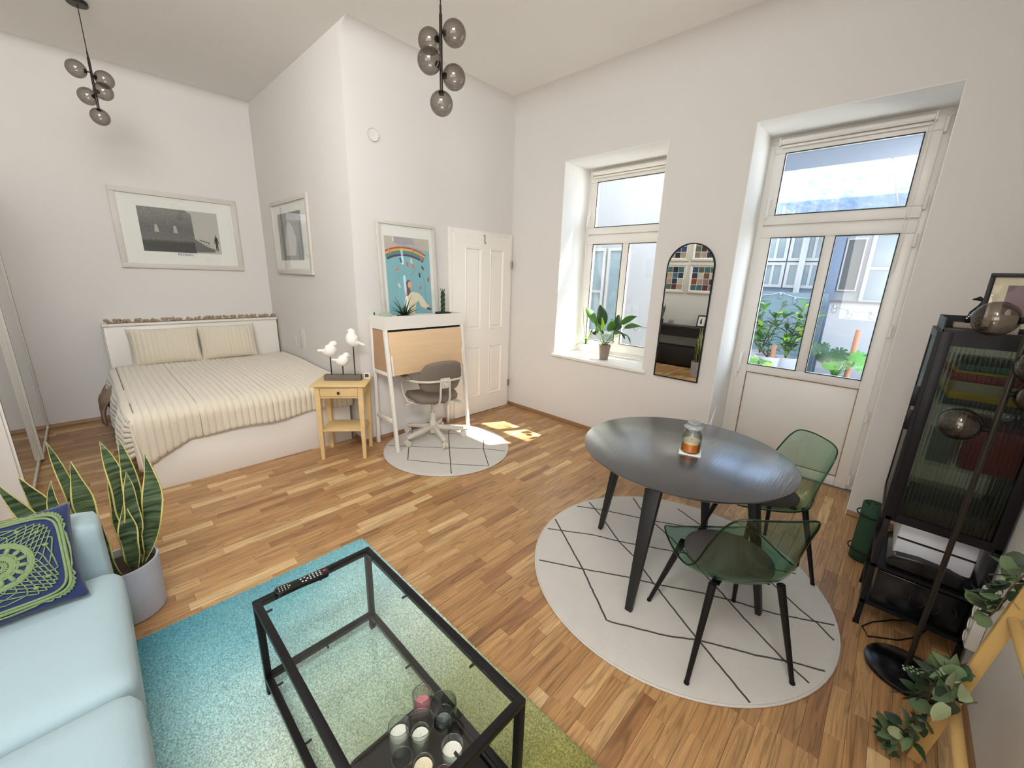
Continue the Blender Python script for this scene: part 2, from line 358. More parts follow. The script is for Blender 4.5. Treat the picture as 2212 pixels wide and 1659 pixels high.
mb = MB(); mb.box(-7.35, -6.55, 0, -7.2, -2.15, H); mb.box(-7.2, -6.55, 0, -2.85, -6.4, H); mb.box(-3.0, -6.4, 0, -2.85, -4.25, H); mb.box(-7.2, -2.3, 0, -4.95, -2.15, H); st('wall_behind', mb, 'wall')
st('ceiling', MB().box(-7.35, -6.55, H, .62, D + .15, H + .15), 'ceil')
def cove(name, a, b, nrm, r):
    a, b, nrm = Vector(a), Vector(b), Vector(nrm); k = 10; mb = MB(); pr = [(0, 0)] + [(r - r * math.sin(t * PI / 2 / k), r - r * math.cos(t * PI / 2 / k)) for t in range(k + 1)]
    ring = lambda p: [p + nrm * u - Vector((0, 0, 1)) * v for u, v in pr]
    n = len(pr); mb.add(ring(a) + ring(b), [(i, (i + 1) % n, n + (i + 1) % n, n + i) for i in range(n)] + [tuple(range(n)), tuple(reversed(range(n, 2 * n)))])
    o = part(name, mb, 'wall'); o['kind'] = 'structure'
    for p in o.data.polygons: p.use_smooth = True
    o.data.set_sharp_from_angle(angle=.5)
cove('trim_1', (0, -4.1, H), (0, 0, H), (-1, 0, 0), .20)
cove('trim_2', (XA, 0, H), (0, 0, H), (0, -1, 0), .15)
cove('trim_3', (-4.8, D, H), (XA, D, H), (0, -1, 0), .10)
def skirt(name, a, b, nrm):
    a, b, nrm = Vector(a), Vector(b), Vector(nrm); pr = [(0, 0), (.018, 0), (.018, .012), (.008, .036), (0, .040)]; mb = MB()
    ring = lambda p: [p + nrm * u + Vector((0, 0, 1)) * v for u, v in pr]; n = len(pr)
    mb.add(ring(a) + ring(b), [(i, (i + 1) % n, n + (i + 1) % n, n + i) for i in range(n)] + [tuple(range(n)), tuple(reversed(range(n, 2 * n)))])
    st(name, mb, 'skirt')
skirt('baseboard_window', (0, 0, 0), (0, DY[1], 0), (-1, 0, 0)); skirt('baseboard_corner', (0, DY[0], 0), (0, -4.1, 0), (-1, 0, 0))
skirt('baseboard_door', (XA, 0, 0), (-.975, 0, 0), (0, -1, 0)); skirt('baseboard_alcove', (XA, 0, 0), (XA, .2, 0), (-1, 0, 0))
skirt('baseboard_back', (-4.18, D, 0), (-3.63, D, 0), (0, -1, 0)); skirt('baseboard_right', (-3.0, -4.1, 0), (0, -4.1, 0), (0, 1, 0))
part('wall_cover', MB().lathe([(0, 0), (.048, 0), (.05, .004), (.05, .008)], (0, 0, 0), 32), 'wall', None)
o = bpy.data.objects['wall_cover']; o.rotation_euler = (PI / 2, 0, 0); o.location = (-1.77, -.008, 2.79); tag(o, 'round white painted junction cover high on the wall above the leaning poster', 'wall cover')
# ------------------------------------------------------------------ floor of oak strips
fl = st('floor', MB().box(-7.2, -6.4, -.12, .62, D + .15, -.012), 'skirt')
SW = .0635; strips = []
yy = -6.3; row = 0
while yy < D:
    xx = -7.0 - random.random() * .4
    while xx < .5:
        L = random.choice((.26, .32, .38, .44, .5)); x1 = min(xx + L, .5)
        if not (yy > 0.0 and xx > XA) and (x1 > -7.1) and not (x1 > 0 and not (DY[0] - .05 < yy < DY[1])):
            strips.append((max(xx, -7.1), x1, yy, L))
        elif x1 > 0 and xx < 0: strips.append((xx, 0.0, yy, L))
        xx += L
    yy += SW; row += 1
def hid(x, y):
    if x < -2.70 and -3.6 < y < -1.38: return True
    if (x + 1.57) ** 2 + (y + 2.9) ** 2 < .72 ** 2 or (x + 1.475) ** 2 + (y + .613) ** 2 < .55 ** 2: return True
    if x > -3.63 and x < XA and y > .2: return True
    return x < -4.18
def score(s):
    x, y = (s[0] + s[1]) / 2, s[2] + SW / 2; u, v, z = px((x, y, 0))
    if not (0 < u < 2212 and 0 < v < 1659) or hid(x, y): return 1e9
    return z ** 3 / (s[1] - s[0])
strips.sort(key=score); near = strips[:300]; far = strips[300:]
unit = {}
for (a, b, y, L) in near:
    key = round(b - a, 3)
    if key not in unit:
        me = bpy.data.meshes.new('floor_strip'); q = MB(); h = (b - a) / 2 - .0004; c = SW / 2 - .0004; e = .0007
        vs = [(-h, -c, -.012), (h, -c, -.012), (h, c, -.012), (-h, c, -.012), (-h, -c, -e), (h, -c, -e), (h, c, -e), (-h, c, -e), (-h + e, -c + e, 0), (h - e, -c + e, 0), (h - e, c - e, 0), (-h + e, c - e, 0)]
        me.from_pydata(vs, [], [(3, 2, 1, 0), (0, 1, 5, 4), (1, 2, 6, 5), (2, 3, 7, 6), (3, 0, 4, 7), (4, 5, 9, 8), (5, 6, 10, 9), (6, 7, 11, 10), (7, 4, 8, 11), (8, 9, 10, 11)]); me.materials.append(M['oakstrip']); unit[key] = me
    o = bpy.data.objects.new('floor_strip', unit[key]); COL.objects.link(o); o.parent = fl; o.location = ((a + b) / 2, y + SW / 2, random.uniform(-.0003, 0))
mb = MB(); tone = []
for (a, b, y, L) in far:
    mb.box(a + .0004, y + .0004, -.012, b - .0004, y + SW - .0004, random.uniform(-.0003, 0)); tone += [random.random()] * 6
o = part('floor_strips', mb, 'oakmany', fl, kind='stuff')
at = o.data.attributes.new('tone', 'FLOAT', 'FACE'); at.data.foreach_set('value', tone)
# ------------------------------------------------------------------ windows: window_1 and balcony door door_2
def glazing(name, y0, y1, z0, z1, ycuts, gu, gl, panel=None):
    """outer frame, upper sash, lower sash(es) with mullion; x .46-.54"""
    fr = MB(); rect_ring(fr, y0, y1, z0, z1, .055, .475, .54); fr.box(.475, y0 + .055, 2.10, .54, y1 - .055, 2.17)
    root = st(name, fr, 'pvc', bevel=.004)
    us = MB(); rect = (gu[0], gu[1], gu[2], gu[3])
    def sash(mb, oy0, oy1, oz0, oz1, gy0, gy1, gz0, gz1):
        mb.box(.452, oy0, oz0, .50, oy1, gz0); mb.box(.452, oy0, gz1, .50, oy1, oz1); mb.box(.452, oy0, gz0, .50, gy0, gz1); mb.box(.452, gy1, gz0, .50, oy1, gz1)
    sash(us, y0 + .045, y1 - .045, 2.148, z1 - .04, *gu); u = part('upper_sash', us, 'pvc', root, bevel=.005)
    g = MB(); rect_ring(g, gu[0] - .003, gu[1] + .003, gu[2] - .003, gu[3] + .003, .007, .449, .453); part('gasket', g, 'gasket', u)
    part('pane', MB().box(.482, gu[0] - .01, gu[2] - .01, .487, gu[1] + .01, gu[3] + .01), 'pane', u)
    ls = MB(); zb = z0 + (.012 if panel else .045)
    ly0, ly1 = y0 + .045, y1 - .045; a, b = gl[0], gl[1]
    ls.box(.452, ly0, a[3], .50, ly1, 2.135); ls.box(.452, ly0, zb, .50, min(a[0], b[0]), a[3]); ls.box(.452, max(a[1], b[1]), zb, .50, ly1, a[3])
    lo, hi = (a, b) if a[0] < b[0] else (b, a)
    ls.box(.448, lo[1], a[2], .50, hi[0], a[3])
    if panel:
        ls.box(.452, lo[0], panel[3], .50, hi[1], a[2]); ls.box(.452, lo[0], zb, .50, hi[1], panel[2])
    else: ls.box(.452, lo[0], zb, .50, hi[1], a[2])
    l = part('lower_sash', ls, 'pvc', root, bevel=.005)
    for q in (a, b):
        g = MB(); rect_ring(g, q[0] - .003, q[1] + .003, q[2] - .003, q[3] + .003, .007, .446, .4515); part('gasket', g, 'gasket', l)
        part('pane', MB().box(.482, q[0] - .01, q[2] - .01, .487, q[1] + .01, q[3] + .01), 'pane', l)
    if panel:
        part('door_panel', MB().box(.462, panel[0] + .004, panel[2] + .004, .50, panel[1] - .004, panel[3] - .004), 'pvc', l, bevel=.002)
        g = MB(); rect_ring(g, panel[0], panel[1], panel[2], panel[3], .006, .453, .463); part('gasket', g, 'skirt', l)
    def handle(y, z, s=1, L=.13):
        q = MB(); q.box(.44, y - .014, z - .035, .452, y + .014, z + .035); q.tube([(.44, y, z + .01), (.405, y, z + .01), (.40, y, z), (.398, y, z - L)], .009, 8)
        part('handle', q, 'pvc', root, smooth='auto')
    def hinge(y, z, L=.09):
        q = MB(); q.tube([(.445, y, z), (.445, y, z + L)], .010, 8); part('hinge', q, 'pvc', root, smooth='auto')
    return root, handle, hinge
w1, hd, hg = glazing('window_1', WY[0], WY[1], WZ[0], WZ[1], None, (-1.718, -.871, 2.222, 2.694), ((-1.247, -.871, .945, 2.038), (-1.718, -1.325, .945, 2.038)))
hd(-.80, 2.33, L=.1); hg(-.775, .98); hg(-.775, 1.95); hg(-.775, 2.2)
d2, hd, hg = glazing('door_2', DY[0], DY[1], 0.0, DZ, None, (-3.46, -2.65, 2.226, 2.698), ((-3.027, -2.655, .943, 2.043), (-3.467, -3.099, .943, 2.043)), (-3.47, -2.655, .098, .870))
hd(-2.60, 2.33, L=.13); hd(-2.60, 1.02, L=.15)
for z in (.06, .62, 1.30, 1.95, 2.2, 2.68): hg(-3.558, z)
part('strike_plate', MB().box(.44, -2.585, .80, .452, -2.560, .88), 'pvc', d2, bevel=.003)
sl = st('trim_5', MB().box(-.03, WY[0] - .04, .769, .475, WY[1] + .02, .797), 'pvc', bevel=.004)
# painted linings of the two openings
def lining(name, y0, y1, z0, z1, bottom):
    m = MB(); t = .004
    m.box(.0005, y0, z0, .475, y0 + t, z1); m.box(.0005, y1 - t, z0, .475, y1, z1); m.box(.0005, y0, z1 - t, .475, y1, z1)
    st(name, m, 'reveal')
lining('trim_6', WY[0], WY[1], WZ[0], WZ[1], 0); lining('trim_7', DY[0], DY[1], 0, DZ, 0)
st('trim_8', MB().box(.44, DY[0], 0, .62, DY[1], .012), 'metal')
def blind(y0, y1, z, lab, chain_y, chain_z):
    t = thing('roller_blind', lab, 'blind', (.42, (y0 + y1) / 2, z))
    part('blind_roll', MB().tube([(.42, y0 + .012, z), (.42, y1 - .012, z)], .021, 18), 'white', t, smooth='auto')
    part('hem_bar', MB().box(.425, y0 + .02, z - .045, .437, y1 - .02, z - .028), 'white', t, bevel=.003)
    for y in (y0, y1 - .014): part('bracket', MB().box(.392, y, z - .026, .452, y + .014, z + .026), 'pvc', t, bevel=.004)
    c = [(.40 + .006 * s, chain_y + .010 * s, zz) for s, zz in ((-1, z), (-1, (z + chain_z) / 2), (-.6, chain_z), (.6, chain_z), (1, (z + chain_z) / 2), (1, z))]
    part('bead_chain', MB().tube(c, .0022, 6), 'white', t, smooth=True)
    part('chain_weight', MB().lathe([(0, 0), (.006, .004), (.006, .03), (.002, .036)], (.40, chain_y, chain_z - .03), 10), 'white', t, smooth='auto')
blind(-3.506, -2.598, 2.778, 'rolled-up white roller blind over the balcony door', -3.485, 1.80)
blind(-1.78, -.81, 2.778, 'rolled-up white roller blind over the window with the plants', -.815, 1.60)
# ------------------------------------------------------------------ interior door_1
fr = MB()
fr.box(-.972, -.022, 0, -.905, .0, 2.135); fr.box(-.062, -.022, 0, -.006, 0, 2.135); fr.box(-.905, -.022, 2.075, -.062, 0, 2.135)
d1 = st('door_1', fr, 'doorpaint', bevel=.004)
PX = ((-.770, -.527), (-.398, -.172)); PZ = ((1.032, 1.952), (.215, .842))
leaf = MB(); X0, X1, Z0, Z1 = -.917, -.052, .008, 2.085; Y0, Y1 = -.045, -.006
for a, b in ((X0, PX[0][0]), (PX[0][1], PX[1][0]), (PX[1][1], X1)): leaf.box(a, Y0, Z0, b, Y1, Z1)
for a, b in PX:
    for c, d in ((Z0, PZ[1][0]), (PZ[1][1], PZ[0][0]), (PZ[0][1], Z1)): leaf.box(a, Y0, c, b, Y1, d)
lf = part('door_leaf', leaf, 'doorpaint', d1)
for a, b in PX:
    for c, d in PZ:
        p = MB()
        def rr(i, y): return [(a + i, y, c + i), (b - i, y, c + i), (b - i, y, d - i), (a + i, y, d - i)]
        rings = [rr(0, Y0), rr(.006, Y0 - .006), rr(.014, Y0 - .005), rr(.026, Y0 + .012), rr(.034, Y0 + .012), rr(.052, Y0 + .004)]
        v = [q for r in rings for q in r]; f = [(4 * k + i, 4 * k + (i + 1) % 4, 4 * k + 4 + (i + 1) % 4, 4 * k + 4 + i) for k in range(len(rings) - 1) for i in range(4)] + [tuple(range(4 * len(rings) - 4, 4 * len(rings)))]
        part('door_panel', p.add(v, f), 'doorpaint', lf)
for z in (.31, 1.79): part('hinge', MB().tube([(-.045, -.052, z - .04), (-.045, -.052, z + .04)], .010, 10), 'metal', d1, smooth='auto')
t = thing('door_hook', 'small metal hook hanging over the top edge of the white panelled door', 'hook', (-.488, -.048, 2.0))
part('hook_strap', MB().tube([(-.488, -.01, 2.088), (-.488, -.05, 2.088), (-.488, -.05, 2.01), (-.488, -.062, 2.0), (-.488, -.07, 2.012)], .004, 8), 'metal', t, smooth=True)
# ------------------------------------------------------------------ rugs
def round_rug(name, lab, cx, cy_, r, lines):
    t = thing(name, lab, 'rug', (cx, cy_, 0)); N = 72
    prof = [(0, .012)] + [(r * k / 8, .012) for k in range(1, 8)] + [(r - .012, .012), (r - .004, .010), (r, .005), (r - .002, 0)]
    part('pile', MB().lathe(prof, (cx, cy_, 0), N), 'rugwhite', t, smooth=True)
    part('bound_edge', MB().tube([(cx + (r - .002) * math.cos(2 * PI * i / N), cy_ + (r - .002) * math.sin(2 * PI * i / N), .0065) for i in range(N)], .0062, 8, closed=True), 'rugwhite', t, smooth=True)
    for ln in lines:
        m = MB(); P = []
        for (a, b) in zip(ln[:-1], ln[1:]):
            L = math.dist(a, b); n = max(2, int(L / .02))
            for i in range(n): P.append((a[0] + (b[0] - a[0]) * i / n + random.uniform(-.0015, .0015), a[1] + (b[1] - a[1]) * i / n + random.uniform(-.0015, .0015)))
        P.append(ln[-1]); P = [q for q in P if math.dist(q, (cx, cy_)) < r - .012]
        m.tube([(x, y, .0118) for x, y in P], .0052 if r > .7 else .0042, 6, sc=(1, .5)); part('woven_line', m, 'rugline', t, smooth=True)
round_rug('round_rug', 'large round ivory rug with charcoal diamond lines under the dining table', -1.57, -2.90, .80, [
    [(-2.083, -2.318), (-1.958, -2.546), (-1.823, -2.772), (-1.767, -2.894), (-1.642, -3.113), (-1.583, -3.240), (-1.515, -3.429), (-1.380, -3.662)],
    [(-1.812, -2.141), (-1.633, -2.416), (-1.572, -2.565), (-1.416, -2.844), (-1.25, -3.12), (-1.08, -3.45)],
    [(-1.436, -2.116), (-1.325, -2.301), (-1.193, -2.606), (-1.028, -2.900), (-.90, -3.15)],
    [(-1.668, -2.109), (-1.958, -2.546), (-2.179, -2.837), (-2.172, -2.860), (-2.048, -3.096), (-1.965, -3.207), (-1.858, -3.423), (-1.778, -3.549), (-1.715, -3.683)],
    [(-1.301, -2.153), (-1.404, -2.326), (-1.572, -2.565), (-1.637, -2.705), (-1.767, -2.894), (-1.857, -3.034), (-1.946, -3.174), (-2.118, -3.464)],
    [(-1.008, -2.371), (-1.117, -2.497), (-1.193, -2.606), (-1.287, -2.796), (-1.528, -3.140), (-1.663, -3.325), (-1.787, -3.514), (-1.851, -3.643)],
    [(-.90, -2.68), (-1.0, -2.90), (-1.15, -3.18), (-1.301, -3.409), (-1.383, -3.515), (-1.430, -3.602), (-1.510, -3.690)]])
round_rug('round_rug', 'small round ivory rug with dark lines under the swivel chair at the white bureau', -1.475, -.625, .60, [
    [(-1.957, -.171), (-1.897, -.211), (-1.483, -.666), (-1.243, -.909), (-1.106, -1.114)],
    [(-1.501, -.052), (-1.678, -.265), (-1.922, -.623), (-1.686, -.955), (-1.463, -1.210), (-1.250, -.904), (-1.027, -.666), (-1.254, -.369), (-1.341, -.291)],
    [(-1.10, -.22), (-1.231, -.324), (-1.483, -.666), (-1.820, -1.133)]])
# pile rug with a colour gradient woven in (teal to mint to olive)
def gradrug():
    x0, x1, y0, y1 = -4.35, -2.74, -3.75, -1.40
    rng = np.random.default_rng(3); nx, ny = 330, 480
    X, Y = np.meshgrid(np.linspace(x0, x1, nx), np.linspace(y0, y1, ny))
    e = np.minimum(np.minimum(X - x0, x1 - X), np.minimum(Y - y0, y1 - Y)); Zb = .020 * np.clip(e / .010, 0, 1) ** .5
    Z = Zb + (rng.random(X.shape) - .5) * .009 * (Zb > .01)
    X = X + (rng.random(X.shape) - .5) * .004 + (e < .003) * (rng.random(X.shape) - .5) * .008; Y = Y + (rng.random(X.shape) - .5) * .004
    vs = np.stack([X, Y, np.maximum(Z, .001)], -1).reshape(-1, 3)
    i = (np.arange(ny - 1)[:, None] * nx + np.arange(nx - 1)[None]).reshape(-1); f = np.stack([i, i + 1, i + nx + 1, i + nx], -1)
    me = bpy.data.meshes.new('gradient_rug'); me.vertices.add(len(vs)); me.vertices.foreach_set('co', vs.astype(np.float32).ravel())
    me.loops.add(f.size); me.loops.foreach_set('vertex_index', f.ravel().astype(np.int32)); me.polygons.add(len(f)); me.polygons.foreach_set('loop_start', np.arange(0, f.size, 4, dtype=np.int32)); me.update(calc_edges=True); me.validate()
    me.polygons.foreach_set('use_smooth', [True] * len(f))
    m = bpy.data.materials.new('gradient_pile'); m.use_nodes = True; nt = m.node_tree; p = nt.nodes['Principled BSDF']; L = nt.links.new
    tc = nd(nt, 'ShaderNodeTexCoord'); sp = nd(nt, 'ShaderNodeSeparateXYZ'); L(tc.outputs['Object'], sp.inputs[0])
    n = nd(nt, 'ShaderNodeTexNoise', i_Scale=2.2, i_Detail=3.0); L(tc.outputs['Object'], n.inputs['Vector'])
    a = nd(nt, 'ShaderNodeMath', operation='MULTIPLY_ADD'); a.inputs[1].default_value = .5; L(n.outputs['Fac'], a.inputs[0]); L(sp.outputs[1], a.inputs[2])
    xx = nd(nt, 'ShaderNodeMath', operation='MULTIPLY_ADD'); xx.inputs[1].default_value = -.25; L(sp.outputs[0], xx.inputs[0]); L(a.outputs[0], xx.inputs[2])
    mr = nd(nt, 'ShaderNodeMapRange'); mr.inputs[1].default_value = -2.35; mr.inputs[2].default_value = -.25; L(xx.outputs[0], mr.inputs[0])
    r = nd(nt, 'ShaderNodeValToRGB'); L(mr.outputs[0], r.inputs[0]); el = r.color_ramp.elements
    el[0].color = lin((104, 102, 40)); el[1].color = lin((78, 146, 160)); el[1].position = 1
    for q, c in ((.16, (138, 136, 70)), (.34, (172, 180, 136)), (.54, (202, 220, 204)), (.70, (172, 212, 210)), (.86, (122, 182, 190))): z = el.new(q); z.color = lin(c)
    n2 = nd(nt, 'ShaderNodeTexNoise', i_Scale=170.0, i_Detail=3.0); L(tc.outputs['Object'], n2.inputs['Vector'])
    k = nd(nt, 'ShaderNodeMapRange'); k.inputs[1].default_value = .35; k.inputs[2].default_value = .62; k.inputs[3].default_value = .55; k.inputs[4].default_value = 1.25; L(n2.outputs['Fac'], k.inputs[0])
    vm = nd(nt, 'ShaderNodeVectorMath', operation='SCALE'); L(r.outputs[0], vm.inputs[0]); L(k.outputs[0], vm.inputs['Scale']); L(vm.outputs[0], p.inputs['Base Color'])
    p.inputs['Roughness'].default_value = .95; p.inputs['Sheen Weight'].default_value = .3
    me.materials.append(m); o = bpy.data.objects.new('pile_rug', me); COL.objects.link(o)
    tag(o, 'deep pile rug fading from teal to olive under the glass coffee table', 'rug')
gradrug()
# ------------------------------------------------------------------ bed
t = thing('bed', 'white double bed in the alcove with storage headboard', 'bed', (-2.83, 1.3, 0))
BX0, BX1, BY = -3.587, -2.055, .20
part('footboard', MB().box(BX0, BY, 0, BX1, BY + .02, .405), 'white', t, bevel=.002)
part('side_panel', MB().box(BX0, BY + .02, 0, BX0 + .02, 2.2, .405), 'white', t, bevel=.002)
part('side_panel', MB().box(BX1 - .02, BY + .02, 0, BX1, 2.2, .405), 'white', t, bevel=.002)
part('slatted_base', MB().box(BX0 + .02, BY + .02, .30, BX1 - .02, 2.2, .34), 'whitewood', t)
part('mattress', MB().box(BX0 + .02, BY + .03, .34, BX1 - .02, 2.2, .585), 'paper', t, bevel=.04, seg=3)
hb = MB(); hb.box(-3.632, 2.225, 0, -2.04, 2.444, 1.022); part('headboard', hb, 'white', t, bevel=.002)
part('headboard_top', MB().box(-3.640, 2.205, 1.024, -2.034, 2.446, 1.048), 'white', t, bevel=.002)
part('headboard_side', MB().box(-3.640, 2.205, 0, -3.634, 2.446, 1.023), 'whitewood', t)
sh = MB(); sh.grid(lambda u, v: (-3.60 - .17 * math.sin(min(v * 1.3, 1) * PI / 2) + .015 * math.sin(u * 22), 1.25 + .75 * u + .04 * v, .56 - .30 * v + .03 * math.sin(u * 14 + v * 3)), 24, 8)
part('bed_sheet', sh, 'linen', t, smooth=True, solid=.004, label='taupe sheet hanging out below the blanket')
# plush blanket: ribs run from head to foot
def rib(x, p=.046, a=.014): return a * abs(math.sin(PI * x / p)) ** .8
bl = MB(); NU, NV = 460, 90
SX0, SX1 = -3.62, -2.035     # top edges
def blank(u, v):
    # u across: starts at the left hem (hangs), v from head to foot hem
    L = 1.94; s = u * L                     # 0..1.94 ; first .36 hangs on the left
    hang = .36
    foot = .215; tot = 1.86 + foot; q = v * tot
    k = .060
    if s < hang: dz = -(hang - s) * .93; x = SX0 - .015 - (.06 + .02 * math.sin(q * 9)) * (1 - math.exp(-(hang - s) * 9))
    else: x = SX0 + (s - hang) / (L - hang) * (SX1 - SX0); dz = 0
    r = rib(s)
    top = .607 + .008 * math.sin(q * 4 + s * 3) + .02 * max(0, 1 - (max(0, s - hang) / .10)) * 0
    if q < 1.86:
        y = 2.08 - q; z = top + dz; edge = max(0, 1 - (1.86 - q) / .08); z -= .018 * edge ** 2
        ox, oz = (0, r) if s > hang + .02 else (-r, 0)
        return (x + ox, y, z + oz)
    d = q - 1.86; y = BY + .005 - .022 * min(1, d / .04) - .012 * math.sin(s * 7) * d / foot; z = top - .02 + dz * .75 - d * (1.0 + .85 * max(0, min(1, (hang + .30 - s) / .30)) + .05 * math.sin(s * 11))
    if s < hang: x = SX0 - .02 + (hang - s) * .05; y -= .04 * (hang - s) / hang + .0
    if s < hang: z = max(z, .205 + .002 * s)
    return (x, y - r, z)
bl.grid(blank, NU, NV)
o = part('blanket', bl, 'blanket', None, smooth=True, solid=.012); tag(o, 'cream ribbed plush blanket spread over the bed and hanging to its foot', 'blanket')
def pillow(lab, cx, z0, wd, ht, lean=.32):
    p = MB(); N = 132
    def side(s):
        def fn(u, v):
            a = u * 2 - 1; b = v * 2 - 1
            th = (max(0, 1 - abs(a) ** 3.5) * max(0, 1 - abs(b) ** 3)) ** .5 * .095
            pin = 1 - .05 * (1 - abs(b) ** 2) * (abs(a) ** 6); pinz = 1 - .06 * (1 - a * a) * abs(b) ** 6
            x = a * wd / 2 * pin; z = (b * .5 * pinz + .5) * ht; r = .007 * abs(math.sin(PI * (x + 3) / .040)) ** .8
            y = s * (th + r * (1 if th > .004 else .5))
            return (x, y, z)
        return fn
    p.grid(side(-1), N, 26); p.grid(side(1), N, 26)
    # ruffled hem
    o = part('pillow', p, 'blanket', None, smooth=True, weld=True); o.location = (cx, 2.055, z0); o.rotation_euler = (-lean * .55, 0, random.uniform(-.02, .02))
    tag(o, lab, 'pillow')
pillow('cream ribbed pillow leaning on the headboard, nearer the wardrobe', -3.185, .605, .60, .40)
pillow('cream ribbed pillow leaning on the headboard, nearer the alcove wall', -2.615, .605, .56, .40)
t = thing('dried_flower_garland', 'garland of brown dried flowers lying along the top of the headboard', 'garland', (-2.83, 2.23, 1.048))
part('stem', MB().tube([(-3.60 + 1.53 * i / 14, 2.235 + .006 * math.sin(i), 1.056) for i in range(15)], .004, 6), 'twig', t, smooth=True)
for i in range(22):
    m = MB(); x = -3.585 + i * .0725 + random.uniform(-.012, .012)
    for k in range(7): a = random.random() * 6.28; m.sphere((x + .018 * math.cos(a), 2.235 + .012 * math.sin(a), 1.064 + random.uniform(0, .022)), random.uniform(.013, .021), 8, sc=(1, 1, .8))
    part('flower_head', m, 'driedflower', t, smooth=True)
# ------------------------------------------------------------------ wardrobe with mirrored sliding doors
t = thing('wardrobe', 'white wardrobe with mirrored sliding doors at the left edge of the room', 'wardrobe', (-4.49, 1.4, 0))
c = MB(); c.box(-4.795, .38, .0, -4.775, 2.44, 2.36); c.box(-4.775, .38, 0, -4.205, .40, 2.36); c.box(-4.775, 2.42, 0, -4.245, 2.44, 2.36); c.box(-4.775, .40, 2.34, -4.245, 2.42, 2.36); c.box(-4.775, .40, 0, -4.245, 2.42, .02)
part('carcass', c, 'white', t)
for i, (a, b, x) in enumerate(((1.42, 2.41, -4.182), (.405, 1.44, -4.200))):
    dr = MB(); dr.box(x - .018, a, .022, x - .004, b, 2.33); d = part('sliding_door', dr, 'white', t)
    part('mirror_panel' if i < 2 else 'door_panel', MB().box(x - .004, a + .028, .05, x, b - .028, 2.30), 'mirror' if i < 2 else 'whitewood', d)
    for q in (a, b - .028):
        s_ = MB(); s_.box(x - .004, q, .022, x + .009, q + .028, 2.33); part('door_stile', s_, 'white', d, bevel=.002)
        part('grip_groove', MB().box(x + .0088, q + .008, .03, x + .0098, q + .018, 2.32), 'black', d)
    part('door_rail', MB().box(x - .004, a + .028, .022, x + .006, b - .028, .05), 'white', d)
# ------------------------------------------------------------------ framed pictures
def framed(name, lab, org, U, V, w_, h_, fw, dep, fmat, mat_in, prints, glassm=True, cat='picture'):
    """org = lower-left of the outer frame on the wall; U right, V up; N towards the viewer"""
    org, U, V = Vector(org), Vector(U).normalized(), Vector(V).normalized(); N = U.cross(V)
    t = thing(name, lab, cat, tuple(org + U * w_ / 2 - V * 0))
    def slab(a0, a1, b0, b1, n0, n1, mb):
        v = [org + U * a + V * b + N * n for n in (n0, n1) for a, b in ((a0, b0), (a1, b0), (a1, b1), (a0, b1))]; mb.hexa(v)
        return mb
    fmat = 'pictureframe' if fmat == 'white' else fmat; f = MB(); slab(0, w_, 0, fw, 0, dep, f); slab(0, w_, h_ - fw, h_, 0, dep, f); slab(0, fw, fw, h_ - fw, 0, dep, f); slab(w_ - fw, w_, fw, h_ - fw, 0, dep, f)
    part('frame', f, fmat, t, bevel=.002)
    part('mat_board', slab(fw, w_ - fw, fw, h_ - fw, .001, .004, MB()), mat_in, t)
    for (a0, a1, b0, b1, mt) in prints:
        m = MB(); v = [org + U * a + V * b + N * .0055 for a, b in ((a0, b0), (a1, b0), (a1, b1), (a0, b1))]; m.add(v, [(0, 1, 2, 3)]); part('print', m, mt, t, solid=.001)
    if glassm:
        m = MB(); slab(fw, w_ - fw, fw, h_ - fw, dep * .55, dep * .55 + .002, m); part('glazing', m, 'pane', t)
    return t, (lambda a, b, n=.0065: org + U * a + V * b + N * n)
def printmat(name, fn):
    m = bpy.data.materials.new(name); m.use_nodes = True; nt = m.node_tree; p = nt.nodes['Principled BSDF']; p.inputs['Roughness'].default_value = .6
    fn(nt, p); return m
def grey_landscape(nt, p):
    L = nt.links.new; tc = nd(nt, 'ShaderNodeTexCoord'); sp = nd(nt, 'ShaderNodeSeparateXYZ'); L(tc.outputs['Generated'], sp.inputs[0])
    n = nd(nt, 'ShaderNodeTexNoise', i_Scale=22.0, i_Detail=6.0, i_Roughness=.7); L(tc.outputs['Generated'], n.inputs['Vector'])
    r = nd(nt, 'ShaderNodeValToRGB'); e = r.color_ramp.elements; e[0].color = lin((48, 48, 46)); e[0].position = .30; e[1].color = lin((108, 106, 102)); e[1].position = .36
    q = e.new(.62); q.color = lin((96, 94, 92)); q = e.new(1.0); q.color = lin((128, 126, 120))
    a = nd(nt, 'ShaderNodeMath', operation='MULTIPLY_ADD'); a.inputs[1].default_value = .14; L(n.outputs['Fac'], a.inputs[0]); L(sp.outputs[2], a.inputs[2]); L(a.outputs[0], r.inputs[0])
    k = nd(nt, 'ShaderNodeMapRange'); k.inputs[1].default_value = .3; k.inputs[2].default_value = .7; k.inputs[3].default_value = .6; k.inputs[4].default_value = 1.3; L(n.outputs['Fac'], k.inputs[0])
    vm = nd(nt, 'ShaderNodeVectorMath', operation='SCALE'); L(r.outputs[0], vm.inputs[0]); L(k.outputs[0], vm.inputs['Scale']); L(vm.outputs[0], p.inputs['Base Color'])
M['p_dark'] = printmat('grey_scene_print', grey_landscape)
M['p_sky'] = pm('pale_grey_print', (188, 184, 174), .6, var=.05, vscale=3)
M['p_grey'] = pm('mid_grey_print', (104, 102, 98), .6, var=.25, vscale=7)
M['p_lightgrey'] = pm('soft_grey_print', (176, 172, 164), .6, var=.2, vscale=9)
M['p_black'] = pm('black_ink', (26, 26, 26), .6)
def flat(mb, P, pts, m=0): n = len(mb.v); mb.v += [tuple(P(*q)) for q in pts]; mb.f.append(tuple(range(n, n + len(pts)))); mb.m.append(m)
